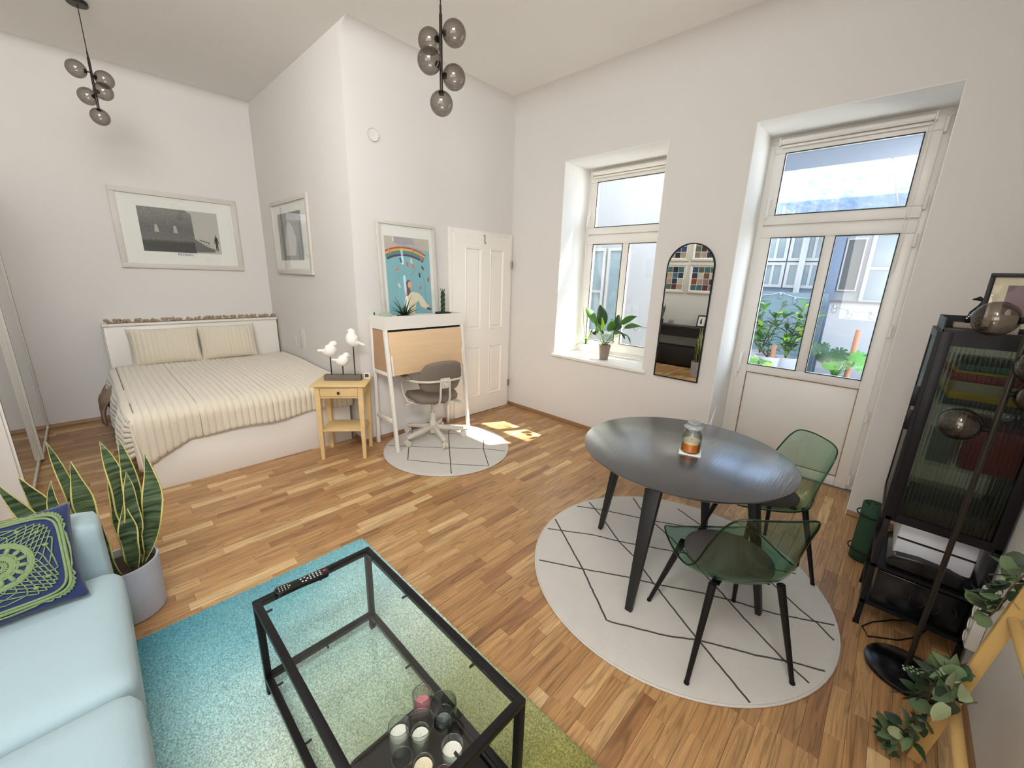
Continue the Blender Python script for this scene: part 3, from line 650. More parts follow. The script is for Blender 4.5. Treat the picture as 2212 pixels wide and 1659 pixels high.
t, P = framed('picture', 'wide white-framed black and white photograph over the bed', (-3.380, D - .002, 1.614), (1, 0, 0), (0, 0, 1), 1.105, .80, .05, .025, 'white', 'paper', [(.20, .90, .18, .635, 'p_sky')])
m = MB(); flat(m, P, [(.20, .18), (.66, .18), (.66, .34), (.655, .60), (.60, .635), (.20, .635)], 0)
part('dark_house_shape', m, 'p_dark', t)
m = MB()
flat(m, lambda a, b: P(a, b, .0075), [(.655, .19), (.84, .20), (.84, .235), (.78, .25), (.72, .29), (.655, .34)]); flat(m, lambda a, b: P(a, b, .0078), [(.70, .335), (.80, .305), (.80, .295), (.70, .32)])
for i in range(4): flat(m, lambda a, b: P(a, b, .0079), [(.715 + i * .022, .24), (.719 + i * .022, .24), (.719 + i * .022, .305), (.715 + i * .022, .305)])
part('porch_shape', m, 'p_grey', t)
m = MB(); flat(m, P, [(.851, .215), (.858, .215), (.862, .27), (.866, .215), (.873, .215), (.872, .33), (.880, .29), (.884, .30), (.875, .365), (.865, .372), (.868, .392), (.856, .392), (.859, .372), (.849, .365), (.840, .30), (.844, .29), (.852, .33)])
part('standing_silhouette', m, 'p_black', t)
m = MB()
for a in (.315, .475): flat(m, lambda q, b: P(q, b, .008), [(a, .385), (a + .04, .385), (a + .03, .46), (a + .008, .46)])
part('lit_window_shape', m, 'p_lightgrey', t)
def letters(txt, P, a, b, size, mat, parent, name='lettering', ext=.0004):
    cu = bpy.data.curves.new('t', 'FONT'); cu.body = txt; cu.size = size; cu.extrude = ext; cu.align_x = 'CENTER'
    o = bpy.data.objects.new('t', cu); COL.objects.link(o); dg = bpy.context.evaluated_depsgraph_get(); dg.update(); me = bpy.data.meshes.new_from_object(o.evaluated_get(dg))
    mb = MB(); mb.v = [tuple(P(a + v.co.x, b + v.co.y, .0078 + v.co.z)) for v in me.vertices]; mb.f = [tuple(p.vertices) for p in me.polygons]; mb.m = [0] * len(mb.f)
    bpy.data.objects.remove(o); return part(name, mb, mat, parent)
letters('PSYCHO', P, .552, .145, .036, 'p_black', t)
t, P = framed('picture', 'white-framed upright photograph on the alcove side wall beside the bed', (XA - .002, 2.0, 1.60), (0, -1, 0), (0, 0, 1), 1.108, .79, .045, .025, 'white', 'paper', [(.17, .87, .15, .65, 'p_grey')])
m = MB(); flat(m, lambda a, b: P(a, b, .0072), [(.36, .20), (.66, .20), (.70, .38), (.62, .50), (.50, .56), (.42, .50), (.37, .36)]); part('pale_haze_shape', m, 'p_lightgrey', t)
m = MB(); flat(m, lambda a, b: P(a, b, .0078), [(.74, .15), (.79, .15), (.785, .34), (.76, .36), (.745, .33)]); part('dark_trunk_shape', m, 'p_black', t)
# leaning poster with rainbow, capsules and a reclining figure
Vp = Vector((0, .060, .905)).normalized()
t, P = framed('poster', 'white-framed colourful poster of falling capsules under a rainbow leaning on the bureau', (-1.800, -.082, 1.205), (1, 0, 0), tuple(Vp), .628, .905, .028, .022, 'white', 'paper', [(.072, .560, .055, .775, pm('aqua_sky_print', (134, 186, 194), .6, var=.04, vscale=3))], cat='poster')
pc = [pm('ink_' + str(i), c, .6, var=.08, vscale=20) for i, c in enumerate([(196, 184, 172), (168, 160, 166), (190, 78, 62), (222, 186, 96), (108, 140, 96), (84, 130, 150), (74, 62, 92), (214, 132, 116), (44, 70, 90), (236, 224, 196), (128, 62, 58), (226, 176, 150), (220, 120, 70), (206, 110, 120)])]
def sh_(nm, pts, k, n=.0068): m = MB(); flat(m, lambda a, b: P(a, b, n), pts); part(nm, m, pc[k], t)
sh_('cloud_shape', [(.072, .60), (.20, .64), (.25, .70), (.40, .69), (.50, .665), (.56, .66), (.56, .775), (.072, .775)], 0)
sh_('cloud_shape', [(.17, .72), (.24, .70), (.40, .715), (.36, .775), (.15, .775)], 1, .0070)
for i, k in enumerate((2, 3, 4, 5, 6)):
    R0 = .50 - i * .017; R1 = R0 - .018; c0 = (.27, .19); A = []
    for s_ in range(17): th = 1.05 + (2.02 - 1.05) * s_ / 16; A.append((c0[0] + R0 * math.cos(th), c0[1] + R0 * math.sin(th)))
    for s_ in range(17): th = 2.02 + (1.05 - 2.02) * s_ / 16; A.append((c0[0] + R1 * math.cos(th), c0[1] + R1 * math.sin(th)))
    A = [(min(.56, max(.072, a)), b) for a, b in A]; sh_('rainbow_band', A, k, .0072 + i * .0001)
for (a, b, an, k) in ((.12, .64, 2.1, 7), (.23, .565, 1.9, 8), (.185, .48, .4 + PI, 7), (.30, .53, 1.6, 13), (.37, .66, 2.0, 12), (.345, .56, 1.7, 9), (.365, .51, 2.2, 12), (.47, .50, 2.2, 8), (.43, .43, 1.7, 8), (.53, .39, 1.4, 2), (.195, .33, 2.0, 9), (.43, .31, 1.0, 13), (.46, .585, 1.3, 13), (.16, .75, 1.6, 9)):
    ca, sa = math.cos(an), math.sin(an); q = []
    for i in range(12): th = 2 * PI * i / 12; u = .010 * math.cos(th); v = .010 * math.sin(th); u += .013 if math.cos(th) > 0 else -.013; q.append((a + u * ca - v * sa, b + u * sa + v * ca))
    sh_('capsule_shape', q, k, .0080)
sh_('figure_blouse', [(.235, .055), (.24, .18), (.27, .235), (.33, .27), (.40, .26), (.45, .22), (.49, .16), (.525, .125), (.50, .095), (.46, .11), (.42, .13), (.40, .19), (.37, .15), (.35, .055)], 9, .0082)
sh_('figure_hair', [(.245, .22), (.275, .30), (.27, .36), (.295, .385), (.325, .37), (.30, .33), (.315, .27), (.29, .235)], 10, .0084)
sh_('figure_face', [(.285, .335), (.30, .37), (.33, .365), (.335, .325), (.315, .30), (.295, .31)], 11, .0086)
sh_('figure_hand', [(.50, .12), (.545, .105), (.552, .088), (.52, .085), (.49, .10)], 10, .0086)
# ------------------------------------------------------------------ bureau desk
t = thing('bureau', 'white bureau desk with splayed legs and a pale maple drop front', 'desk', (-1.463, -.2, 0))
BL, BR = -1.913, -1.013
yb, yt = -.035, -.3025
def fy(z): return yt - (1.15 - z) * .111   # plane of the front legs
m = MB(); m.box(BL, yt, 1.15, BR, yb, 1.165); m.box(BL, yt, 1.165, BR, yt + .018, 1.27); m.box(BL, yb - .018, 1.165, BR, yb, 1.27); m.box(BL, yt + .018, 1.165, BL + .018, yb - .018, 1.27); m.box(BR - .018, yt + .018, 1.165, BR, yb - .018, 1.27)
part('tray', m, 'white', t)
for x in (BL, BR - .03):
    m = MB(); m.hexa([(x, fy(0), 0), (x + .03, fy(0), 0), (x + .03, fy(0) + .03, 0), (x, fy(0) + .03, 0), (x, yt, 1.15), (x + .03, yt, 1.15), (x + .03, yt + .035, 1.15), (x, yt + .035, 1.15)]); part('leg', m, 'white', t, bevel=.002)
    part('leg', MB().box(x, yb - .03, 0, x + .03, yb, 1.15), 'white', t, bevel=.002)
    for z in (.745, .30):
        part('rail', MB().box(x + .004, fy(z) + .03, z - .017, x + .026, yb - .03, z + .017), 'white', t, bevel=.002)
    m = MB(); z0, z1 = .765, 1.148; m.hexa([(x + .010, fy(z0) + .03, z0), (x + .018, fy(z0) + .03, z0), (x + .018, yb - .03, z0), (x + .010, yb - .03, z0), (x + .010, fy(z1) + .033, z1), (x + .018, fy(z1) + .033, z1), (x + .018, yb - .03, z1), (x + .010, yb - .03, z1)]); part('side_panel', m, 'brownpanel', t)
part('shelf_bottom', MB().box(BL + .03, fy(.74) + .03, .735, BR - .03, yb, .750), 'white', t)
part('back_panel', MB().box(BL + .03, yb - .008, .75, BR - .03, yb - .002, 1.148), 'white', t)
m = MB(); z0, z1 = .733, 1.130; m.hexa([(BL + .034, fy(z0) - .002, z0), (BR - .034, fy(z0) - .002, z0), (BR - .034, fy(z0) + .016, z0), (BL + .034, fy(z0) + .016, z0), (BL + .034, fy(z1) - .002, z1), (BR - .034, fy(z1) - .002, z1), (BR - .034, fy(z1) + .016, z1), (BL + .034, fy(z1) + .016, z1)])
part('drop_front', m, 'maple', t, bevel=.0015)
part('shadow_gap', MB().box(BL + .03, fy(1.14) + .02, 1.132, BR - .03, fy(1.14) + .03, 1.150), 'black', t)
for x in (BL + .036, BR - .050): m = MB(); z0, z1 = .733, .915; m.hexa([(x, fy(z0) - .012, z0), (x + .014, fy(z0) - .012, z0), (x + .014, fy(z0) - .003, z0), (x, fy(z0) - .003, z0), (x, fy(z1) - .012, z1), (x + .014, fy(z1) - .012, z1), (x + .014, fy(z1) - .003, z1), (x, fy(z1) - .003, z1)]); part('stay_bracket', m, 'white', t, bevel=.001)
# things on the bureau tray
def blade(mb, base, tip, wd, bend, n=8, m=0, m2=None, prof=None, fold=.15, side=None, wave=0):
    """leaf: strip from base to tip, bowed by vector bend; m2 = margin material"""
    base, tip, bend = Vector(base), Vector(tip), Vector(bend); ax = (tip - base)
    sd = Vector(side).normalized() if side is not None else ax.cross(Vector((0, 0, 1)))
    if sd.length < 1e-3: sd = Vector((1, 0, 0))
    sd.normalize(); k = len(mb.v); C = (-1, -.86, 0, .86, 1) if m2 is not None else (-1, 0, 1)
    for i in range(n + 1):
        t_ = i / n; p = base + ax * t_ + bend * (4 * t_ * (1 - t_)); d = (ax + bend * (4 - 8 * t_)).normalized(); s_ = (sd - d * sd.dot(d)).normalized(); nn = s_.cross(d)
        q = prof(t_) if prof else math.sin(PI * min(1, t_ * .97 + .03)) ** .7
        hw = wd / 2 * max(q, .02)
        for c_ in C: mb.v.append(tuple(p + s_ * hw * c_ + nn * (fold * hw * (abs(c_)) + wave * hw * math.sin(t_ * 14 + c_ * 1.5) * abs(c_))))
    c = len(C)
    for i in range(n):
        for j in range(c - 1):
            a = k + i * c + j; mb.f.append((a, a + 1, a + c + 1, a + c)); mb.m.append(m2 if (m2 is not None and j in (0, c - 2)) else m)
    return mb
ovate = lambda t_: math.sin(PI * t_ ** .75) ** .8 if t_ < 1 else 0
def planter(lab, cx, cy_, z, kind):
    t = thing('potted_plant', lab, 'plant', (cx, cy_, z))
    if kind == 'aloe':
        m = MB(); m.box(cx - .055, cy_ - .055, z, cx + .055, cy_ + .055, z + .10); part('pot', m, 'blackgloss', t, bevel=.005)
        part('soil', MB().box(cx - .05, cy_ - .05, z + .095, cx + .05, cy_ + .05, z + .103), 'soil', t)
        for i in range(15):
            a = i * 2.4; up = .92 - .045 * i; L = .20 - .003 * i; r = math.sqrt(max(0, 1 - up * up)); tip = (cx + L * r * math.cos(a), cy_ + L * r * math.sin(a) * .8, z + .10 + L * max(up, .3))
            m = MB().tube([(cx + .008 * math.cos(a), cy_ + .008 * math.sin(a), z + .095), tuple(Vector((cx, cy_, z + .10)).lerp(Vector(tip), .5) + Vector((0, 0, .008))), tip], [.010, .007, .0008], 6, sc=(1, .5)); part('leaf', m, 'leafdark', t, smooth=True)
    else:
        m = MB(); m.box(cx - .06, cy_ - .06, z, cx + .06, cy_ + .06, z + .085); part('pot', m, 'blackgloss', t, bevel=.005)
        part('soil', MB().box(cx - .055, cy_ - .055, z + .08, cx + .055, cy_ + .055, z + .088), 'soil', t)
        for k in range(3):
            P_ = [(cx + .013 * math.cos(2 * PI * k / 3 + i * .55), cy_ + .013 * math.sin(2 * PI * k / 3 + i * .55), z + .085 + i * .0125) for i in range(17)]
            part('braided_leaf', MB().tube(P_, [.011] * 16 + [.006], 8), 'leafdark', t, smooth=True)
        for i in range(6):
            a = i * 1.05; part('leaf_tip', MB().tube([(cx + .006 * math.cos(a), cy_ + .006 * math.sin(a), z + .28), (cx + .028 * math.cos(a), cy_ + .028 * math.sin(a), z + .325)], [.006, .0008], 6), 'leafdark', t, smooth=True)
planter('spiky dark aloe in a black pot in front of the leaning poster', -1.655, -.225, 1.166, 'aloe')
planter('braided snake plant in a black pot at the right end of the bureau', -1.155, -.15, 1.186, 'braid')
t = thing('glass_box', 'pale green glass box behind the aloe on the bureau tray', 'box', (-1.80, -.15, 1.166))
part('box_body', MB().box(-1.865, -.20, 1.166, -1.765, -.12, 1.285), pm('pale_green_glass', (170, 190, 170), .25), t, bevel=.003)
t = thing('small_bottle', 'tiny dark bottle at the back left corner of the bureau tray', 'bottle', (-1.875, -.10, 1.166))
part('bottle_body', MB().lathe([(0, 0), (.010, 0), (.010, .08), (.006, .10), (.006, .125), (0, .127)], (-1.882, -.075, 1.166), 12), 'leafdark', t, smooth='auto')
# ------------------------------------------------------------------ swivel chair (local: faces +Y)
t = thing('swivel_chair', 'taupe upholstered swivel chair with beige tube arms at the bureau', 'chair', (-1.445, -.345, .012), math.radians(80 - 90))
for k in range(5):
    a = math.radians(39 + 10 + 72 * k); c, s_ = math.cos(a), math.sin(a)
    m = MB().bar((.03 * c, .03 * s_, .125), (.315 * c, .315 * s_, .085), .040, .045, w2=.034, d2=.032); f = part('foot_spoke', m, 'beigemetal', t, local=True, bevel=.006)
    m = MB(); 
    for sgn in (-1, 1):
        q = Vector((.315 * c, .315 * s_, .030)) + Vector((-s_, c, 0)) * .014 * sgn
        m.tube([q - Vector((-s_, c, 0)) * .010, q + Vector((-s_, c, 0)) * .010], .030, 16)
    m.tube([(.315 * c, .315 * s_, .03), (.315 * c, .315 * s_, .075)], .008, 8)
    part('castor', m, 'beigemetal', t, local=True, smooth='auto')
part('gas_column', MB().lathe([(0, .06), (.030, .06), (.034, .10), (.034, .19), (.026, .20), (.026, .28), (.016, .285), (.016, .40), (0, .40)], (0, 0, 0), 20), 'beigemetal', t, local=True, smooth='auto')
def pad(name, fn, mat, parent, n=28): m = MB(); m.grid(lambda u, v: fn(u * 2 - 1, v * 2 - 1, 1), n, n); m.grid(lambda u, v: fn(u * 2 - 1, v * 2 - 1, -1), n, n); return part(name, m, mat, parent, local=True, smooth=True, weld=True)
def sq(a, b):   # square to rounded square
    k = (1 - .22 * a * a * b * b); return a * k, b * k
def seatf(a, b, s_):
    x, y = sq(a, b); e = max(abs(a), abs(b)); th = .045 * max(0, 1 - e ** 6) ** .5
    z = .455 - .03 * (abs(y) ** 2 if y > 0 else 0) + (.02 * x * x); return (x * .245, y * .235 + .02, z + s_ * th * (1 if s_ > 0 else .9))
pad('seat', seatf, 'taupefab', t)
def backf(a, b, s_):
    x, y = sq(a, b); e = max(abs(a), abs(b)); th = .032 * max(0, 1 - e ** 6) ** .5
    yy_ = -.235 + .055 * x * x * 1.0 - .045 * (y + .2); return (x * .225 * (1 - .06 * max(0, y)), yy_ + s_ * th, .70 + y * .165)
pad('backrest', backf, 'taupefab', t)
pts = [(.26, .10, .655), (.265, -.02, .655), (.262, -.10, .66), (.23, -.20, .668), (.15, -.272, .672), (0, -.292, .672), (-.15, -.272, .672), (-.23, -.20, .668), (-.262, -.10, .66), (-.265, -.02, .655), (-.26, .10, .655)]
part('back_tube', MB().tube(pts, .011, 10), 'beigemetal', t, local=True, smooth='auto')
for sx in (-1, 1):
    part('arm_tube', MB().tube([(sx * .26, .10, .655), (sx * .268, .13, .60), (sx * .262, .10, .48), (sx * .24, .05, .415), (sx * .18, .0, .395), (sx * .05, -.02, .395)], .011, 10), 'beigemetal', t, local=True, smooth='auto')
    part('armrest', MB().tube([(sx * .262, .17, .675), (sx * .265, .10, .682), (sx * .265, 0, .682), (sx * .262, -.09, .675)], [.018, .030, .030, .018], 14, sc=(1, .6)), 'taupefab', t, local=True, smooth=True)
    part('back_strut', MB().tube([(sx * .045, -.292, .672), (sx * .050, -.285, .50), (sx * .05, -.24, .42), (sx * .05, -.06, .395)], .010, 10), 'beigemetal', t, local=True, smooth='auto')
m = MB(); m.box(-.05, -.292, .60, .05, -.284, .70); part('back_plate', m, 'beigemetal', t, local=True, bevel=.006)
part('tilt_knob', MB().tube([(0, -.292, .635), (0, -.325, .635)], .020, 18), 'beigemetal', t, local=True, smooth='auto')
part('height_lever', MB().tube([(.0, 0, .40), (-.20, .02, .40), (-.28, .03, .392)], [.005, .005, .009], 8), 'beigemetal', t, local=True, smooth='auto')
# ------------------------------------------------------------------ nightstand (local frame, front = -Y)
NS = (-2.226, -.089, 0); NR = -.68
t = thing('nightstand', 'pale pine nightstand with one drawer between bed and bureau', 'nightstand', NS, NR)
part('top', MB().box(-.23, -.175, .682, .23, .175, .70), 'pine', t, local=True, bevel=.004)
for sx in (-1, 1):
    for sy in (-1, 1):
        x, y = sx * .180, sy * .132; m = MB(); m.hexa([(x - .014, y - .014, 0), (x + .014, y - .014, 0), (x + .014, y + .014, 0), (x - .014, y + .014, 0), (x - .021, y - .021, .50), (x + .021, y - .021, .50), (x + .021, y + .021, .50), (x - .021, y + .021, .50)])
        m.box(x - .021, y - .021, .50, x + .021, y + .021, .682); part('leg', m, 'pine', t, local=True)
for s_ in (-1, 1): part('apron', MB().box(s_ * .180 - .009, -.111, .585, s_ * .180 + .009, .111, .682), 'pine', t, local=True)
part('apron', MB().box(-.159, .123, .585, .159, .141, .682), 'pine', t, local=True)
m = MB(); m.box(-.159, -.150, .672, .159, -.12, .682); m.box(-.159, -.150, .578, .159, -.12, .588); part('drawer_rail', m, 'pine', t, local=True)
dr = part('drawer', MB().box(-.156, -.152, .591, .156, .05, .669), 'pine', t, local=True, bevel=.0015)
part('knob', MB().lathe([(0, 0), (.006, 0), (.006, .010), (.012, .014), (.012, .020), (0, .023)], (0, 0, 0), 16), 'brownblack', dr, local=True, smooth='auto')
o = bpy.data.objects['knob']; o.rotation_euler = (PI / 2, 0, 0); o.location = (0, -.152, .630)
part('lower_shelf', MB().box(-.180, -.135, .262, .180, .135, .277), 'pine', t, local=True, bevel=.002)
# bird sculpture
def wpt(x, y, z): return (Matrix.Translation(NS) @ Matrix.Rotation(NR, 4, 'Z')) @ Vector((x, y, z))
t = thing('bird_sculpture', 'sculpture of three white birds on black rods in a dark block', 'sculpture', tuple(wpt(0, .02, .70)), NR)
part('block', MB().box(-.160, -.032, 0, .160, .032, .050), 'stone', t, local=True, bevel=.005)
def bird(x, z, d, sc, pitch):
    part('rod', MB().tube([(x, 0, .042), (x, 0, z)], .0045, 10), 'black', t, local=True, smooth='auto')
    c, s_ = math.cos(pitch), math.sin(pitch); Q = [(-.100, .030, .004), (-.085, .026, .010), (-.060, .014, .012), (-.042, .004, .022), (-.018, -.002, .036), (.008, .004, .039), (.028, .018, .033), (.042, .034, .026), (.054, .044, .024), (.066, .044, .018), (.076, .038, .006), (.084, .035, .001)]
    b = MB().tube([(x + d * sc * (a * c - b_ * s_), 0, z + .034 * sc + sc * (a * s_ + b_ * c)) for a, b_, r in Q], [r * sc * 1.42 for a, b_, r in Q], 18)
    o_ = part('bird', b, 'plaster', t, local=True, smooth=True)
    for sy in (-1, 1):
        m = MB().tube([(x + d * sc * ((.010) * c - .012 * s_), sy * .030 * sc, z + .034 * sc + sc * (.010 * s_ + .012 * c)), (x + d * sc * (-.03 * c - .012 * s_), sy * .030 * sc, z + .034 * sc + sc * (-.03 * s_ + .010 * c)), (x + d * sc * (-.080 * c - .010 * s_), sy * .012 * sc, z + .034 * sc + sc * (-.080 * s_ + .018 * c))], [.004 * sc, .015 * sc, .003 * sc], 10, sc=(.5, 1)); part('wing', m, 'plaster', o_, local=True, smooth=True)
bird(-.098, .232, 1, 1.02, .30); bird(.002, .145, 1, .92, .18); bird(.104, .325, -1, 1.08, .72)
t = thing('thermometer', 'small white digital thermometer beside the bird sculpture', 'thermometer', tuple(wpt(.195, .07, .70)), NR)
part('case', MB().box(-.026, -.008, 0, .026, .008, .055), 'white', t, local=True, bevel=.005); part('screen', MB().box(-.017, -.0095, .014, .017, -.0078, .046), 'lcd', t, local=True)
for i, (y, z, a, b) in enumerate(((1.44, .86, .08, .24), (1.68, .80, .08, .10))):
    t = thing('switch_plate', ['tall white painted cover plate low on the alcove side wall', 'small white socket plate low on the alcove side wall, nearer the pillows'][i], 'switch plate', (XA, y, z))
    part('plate', MB().box(XA - .006, y - a / 2 * (2.2 if i == 0 else 1), z - b / 2, XA - .0005, y + a / 2 * (2.2 if i == 0 else 1), z + b / 2), 'wall', t, bevel=.002)
# ------------------------------------------------------------------ dining table
TX, TY, TR = -1.540, -2.866, .545
t = thing('dining_table', 'round black stained wooden dining table with four tapered splayed legs', 'table', (TX, TY, .012), 0)
part('tabletop', MB().lathe([(0, .722), (TR - .03, .722), (TR - .004, .740), (TR, .745), (TR, .748), (TR - .003, .750), (0, .750)], (TX, TY, 0), 96), 'blackwood', t, smooth='auto')
part('apron_frame', MB().box(TX - .26, TY - .03, .68, TX + .26, TY + .03, .722).box(TX - .03, TY - .26, .68, TX + .03, TY + .26, .722), 'blackwood', t)
for (fx, fy_) in ((-1.536, -2.405), (-2.042, -2.884), (-1.577, -3.371), (-1.014, -2.906)):
    d = Vector((fx - TX, fy_ - TY, 0)); r = d.length; d.normalize()
    a = Vector((TX, TY, .722)) + d * .36; b = Vector((fx, fy_, .012))
    part('leg', MB().bar(a, b, .085, .042, up=tuple(d), w2=.036, d2=.026), 'legblack', t, bevel=.004)
t = thing('coaster', 'square coaster under the orange jar candle on the black table', 'coaster', (-1.55, -2.905, .750), .30)
part('coaster_plate', MB().box(-.055, -.055, 0, .055, .055, .006), 'paper', t, local=True, bevel=.002)
JX, JY, JZ = -1.548, -2.903, .756
t = thing('jar_candle', 'orange candle in a lidded glass jar on the black dining table', 'candle', (JX, JY, JZ))
part('jar', MB().lathe([(0, 0), (.046, 0), (.050, .006), (.050, .095), (.046, .112), (.038, .120), (.038, .130), (.0365, .130), (.0365, .119), (.044, .110), (.0475, .094), (.0475, .006), (0, .005)], (JX, JY, JZ), 40), 'clearglass', t, smooth='auto')
part('wax', MB().lathe([(0, .007), (.0465, .007), (.0465, .052), (0, .052)], (JX, JY, JZ), 36), 'orangewax', t, smooth='auto')
part('wax_surface', MB().lathe([(.0468, .052), (.0468, .066), (.040, .062), (0, .060)], (JX, JY, JZ), 36), 'creamwax', t, smooth='auto')
part('wick', MB().tube([(JX, JY, JZ + .06), (JX + .002, JY, JZ + .072)], .0012, 6), 'black', t)
part('lid', MB().lathe([(0, .126), (.034, .126), (.036, .132), (.046, .134), (.049, .140), (.044, .148), (.030, .152), (.026, .156), (.034, .164), (.028, .174), (.012, .180), (0, .181)], (JX, JY, JZ), 48, wob=(.05, 10)), 'bulb', t, smooth='auto')
bpy.data.materials['clear_bulb_glass'].node_tree.nodes['Principled BSDF'].inputs['Transmission Weight'].default_value = .75
# ------------------------------------------------------------------ clear green shell chairs (local: faces +Y)
def shell_chair(lab, loc, rot):
    t = thing('shell_chair', lab, 'chair', loc, rot, 'green shell chairs at the dining table')
    prof = [(.235, .446), (.215, .458), (.18, .456), (.10, .440), (.0, .428), (-.09, .428), (-.155, .445), (-.195, .49), (-.220, .55), (-.238, .62), (-.250, .69), (-.258, .75), (-.262, .79), (-.262, .808)]
    wid = [.150, .200, .222, .236, .240, .236, .226, .212, .204, .198, .190, .178, .155, .120]
    lift = [-.004, .004, .014, .026, .036, .046, .052, .046, .034, .022, .012, .004, 0, -.006]
    fwd = [0, 0, 0, 0, 0, .015, .045, .070, .080, .076, .062, .045, .028, .015]
    def cr(A, s_):
        n = len(A) - 1; x = s_ * n; i = min(int(x), n - 1); f = x - i
        g = lambda k: A[max(0, min(n, k))]
        p0, p1, p2, p3 = g(i - 1), g(i), g(i + 1), g(i + 2); return .5 * (2 * p1 + (p2 - p0) * f + (2 * p0 - 5 * p1 + 4 * p2 - p3) * f * f + (3 * p1 - p0 - 3 * p2 + p3) * f ** 3)
    py = [p[0] for p in prof]; pz = [p[1] for p in prof]
    def fn(u, v):
        a = u * 2 - 1; e = abs(a); y = cr(py, v); z = cr(pz, v); W_ = cr(wid, v)
        return (a * W_, y + cr(fwd, v) * e ** 2.6, z + cr(lift, v) * e ** 3.0)
    m = MB().grid(fn, 28, 44); part('shell', m, 'chair', t, local=True, smooth=True, solid=.006)
    E = [fn(u, 0) for u in [i / 20 for i in range(21)]] + [fn(1, v / 30) for v in range(1, 31)] + [fn(1 - i / 20, 1) for i in range(1, 21)] + [fn(0, 1 - v / 30) for v in range(1, 30)]
    part('rim', MB().tube(E, .0042, 6, closed=True), M['rimplastic'], t, local=True, smooth=True)
    for sx in (-1, 1):
        for sy in (-1, 1):
            part('leg', MB().tube([(sx * .145, sy * .140 - .005, .432), (sx * .228, sy * .225, .006)], [.0165, .0095], 14), 'black', t, local=True, smooth='auto')
            part('glide', MB().tube([(sx * .228, sy * .225, .008), (sx * .229, sy * .226, 0)], .0115, 12), 'black', t, local=True, smooth='auto')
    m = MB().bar((-.12, .11, .419), (.12, -.12, .419), .034, .006); m.bar((.12, .11, .413), (-.12, -.12, .413), .034, .006); part('under_frame', m, 'black', t, local=True)
    return t
M['rimplastic'] = glass('plastic_rim', (96, 150, 122), fres=1.6, gloss=(230, 240, 230))
CH = ((-1.90, -3.25, .012, math.radians(45 - 90)), (-1.10, -3.215, .012, math.radians(133 - 90)))
for (x, y, z, r), lab, lc in zip(CH, ('clear green plastic shell chair with black legs in front of the dining table', 'clear green plastic shell chair behind the dining table, before the balcony door'), ('round charcoal felt cushion on the front green shell chair', 'round charcoal felt cushion on the green shell chair by the balcony door')):
    shell_chair(lab, (x, y, z), r)
    t = thing('seat_cushion', lc, 'cushion', (x, y, z + .445), r)
    part('cushion_pad', MB().lathe([(0, -.006), (.165, -.002), (.182, .008), (.182, .016), (.165, .024), (0, .028)], (0, .01, 0), 44), 'cushgrey', t, local=True, smooth=True)
# ------------------------------------------------------------------ glass coffee table
t = thing('coffee_table', 'low black metal coffee table with glass top and glass shelf', 'table', (-3.237, -2.545, .022))
CX0, CX1, CY0, CY1 = -3.472, -3.012, -3.02, -2.062; b = .024; TZ = .452; LZ = .105
for x in (CX0, CX1 - b):
    for y in (CY0, CY1 - b): part('leg', MB().box(x, y, .018, x + b, y + b, TZ - b), 'black', t, bevel=.0015)
for z, nm in ((TZ, 'top_rail'), (LZ, 'lower_rail')):
    q = 0 if z == TZ else b
    part(nm, MB().box(CX0, CY1 - b, z - b, CX1, CY1, z) if z == TZ else MB().box(CX0 + b, CY1 - b, z - b, CX1 - b, CY1, z), 'black', t, bevel=.0012)
    part(nm, MB().box(CX0, CY0, z - b, CX1, CY0 + b, z) if z == TZ else MB().box(CX0 + b, CY0, z - b, CX1 - b, CY0 + b, z), 'black', t, bevel=.0012)
    for x in (CX0, CX1 - b): part(nm, MB().box(x, CY0 + b, z - b, x + b, CY1 - b, z), 'black', t, bevel=.0012)
    part('glass_sheet', MB().box(CX0 + b + .001, CY0 + b + .001, z - .010, CX1 - b - .001, CY1 - b - .001, z - .004), 'tableglass', t)
    for (x, y) in ((CX0 + b, CY1 - b - .05), (CX1 - b, CY1 - b - .05), (CX0 + b, -2.42), (CX1 - b, -2.42), (CX0 + b, -2.82), (CX1 - b, -2.82), (-3.24, CY1 - b), (-3.24, CY0 + b)):
        d = (1, 0) if x == CX0 + b else (-1, 0) if x == CX1 - b else (0, -1) if y > -2.5 else (0, 1)
        part('support_pad', MB().tube([(x, y, z - .014), (x + d[0] * .022, y + d[1] * .022, z - .014)], .0045, 8), 'black', t, smooth='auto')
t = thing('remote_control', 'black remote control lying across the far end of the glass coffee table', 'remote control', (-3.305, -2.098, TZ - .001), math.radians(-5))
m = MB(); n = 24
out = []
for i in range(n + 1):
    u = i / n; x = -.098 + .196 * u; hw = .024 - .003 * math.sin(PI * u * 1.1) ** 2; e = min(u, 1 - u) * .196; k = 1 if e > .016 else math.sqrt(max(0, 1 - ((.016 - e) / .016) ** 2)); out.append((x, max(.003, hw * (.45 + .55 * k) if e < .016 else hw)))
poly = [(x, -h) for x, h in out] + [(x, h) for x, h in reversed(out)]
part('remote_body', m.prism(poly, ((0, 0, 0.0), (1, 0, 0), (0, 1, 0), (0, 0, 1)), .018), 'blackgloss', t, local=True, bevel=.003)
def btn(x, y, r, mt, sx=1): part('button', MB().lathe([(r, .0175), (r, .0195), (0, .020)], (x, y, 0), 10, sx=sx), mt, t, local=True, smooth='auto')
for i in range(4):
    for j in range(3): btn(.066 - i * .0125, -.0115 + j * .0115, .0026, 'button', 1.2)
btn(.083, .004, .0042, 'rubyred', 1.4)
for (x, y) in ((.010, .010), (.018, -.002), (-.001, -.008), (.010, -.012), (-.004, .008)): btn(x, y, .0028, 'button', 1.3)
for i in range(4):
    for j in range(3): btn(-.052 - i * .010, -.011 + j * .011, .0024, 'button', .7)
btn(-.045, 0, .003, 'yellow')
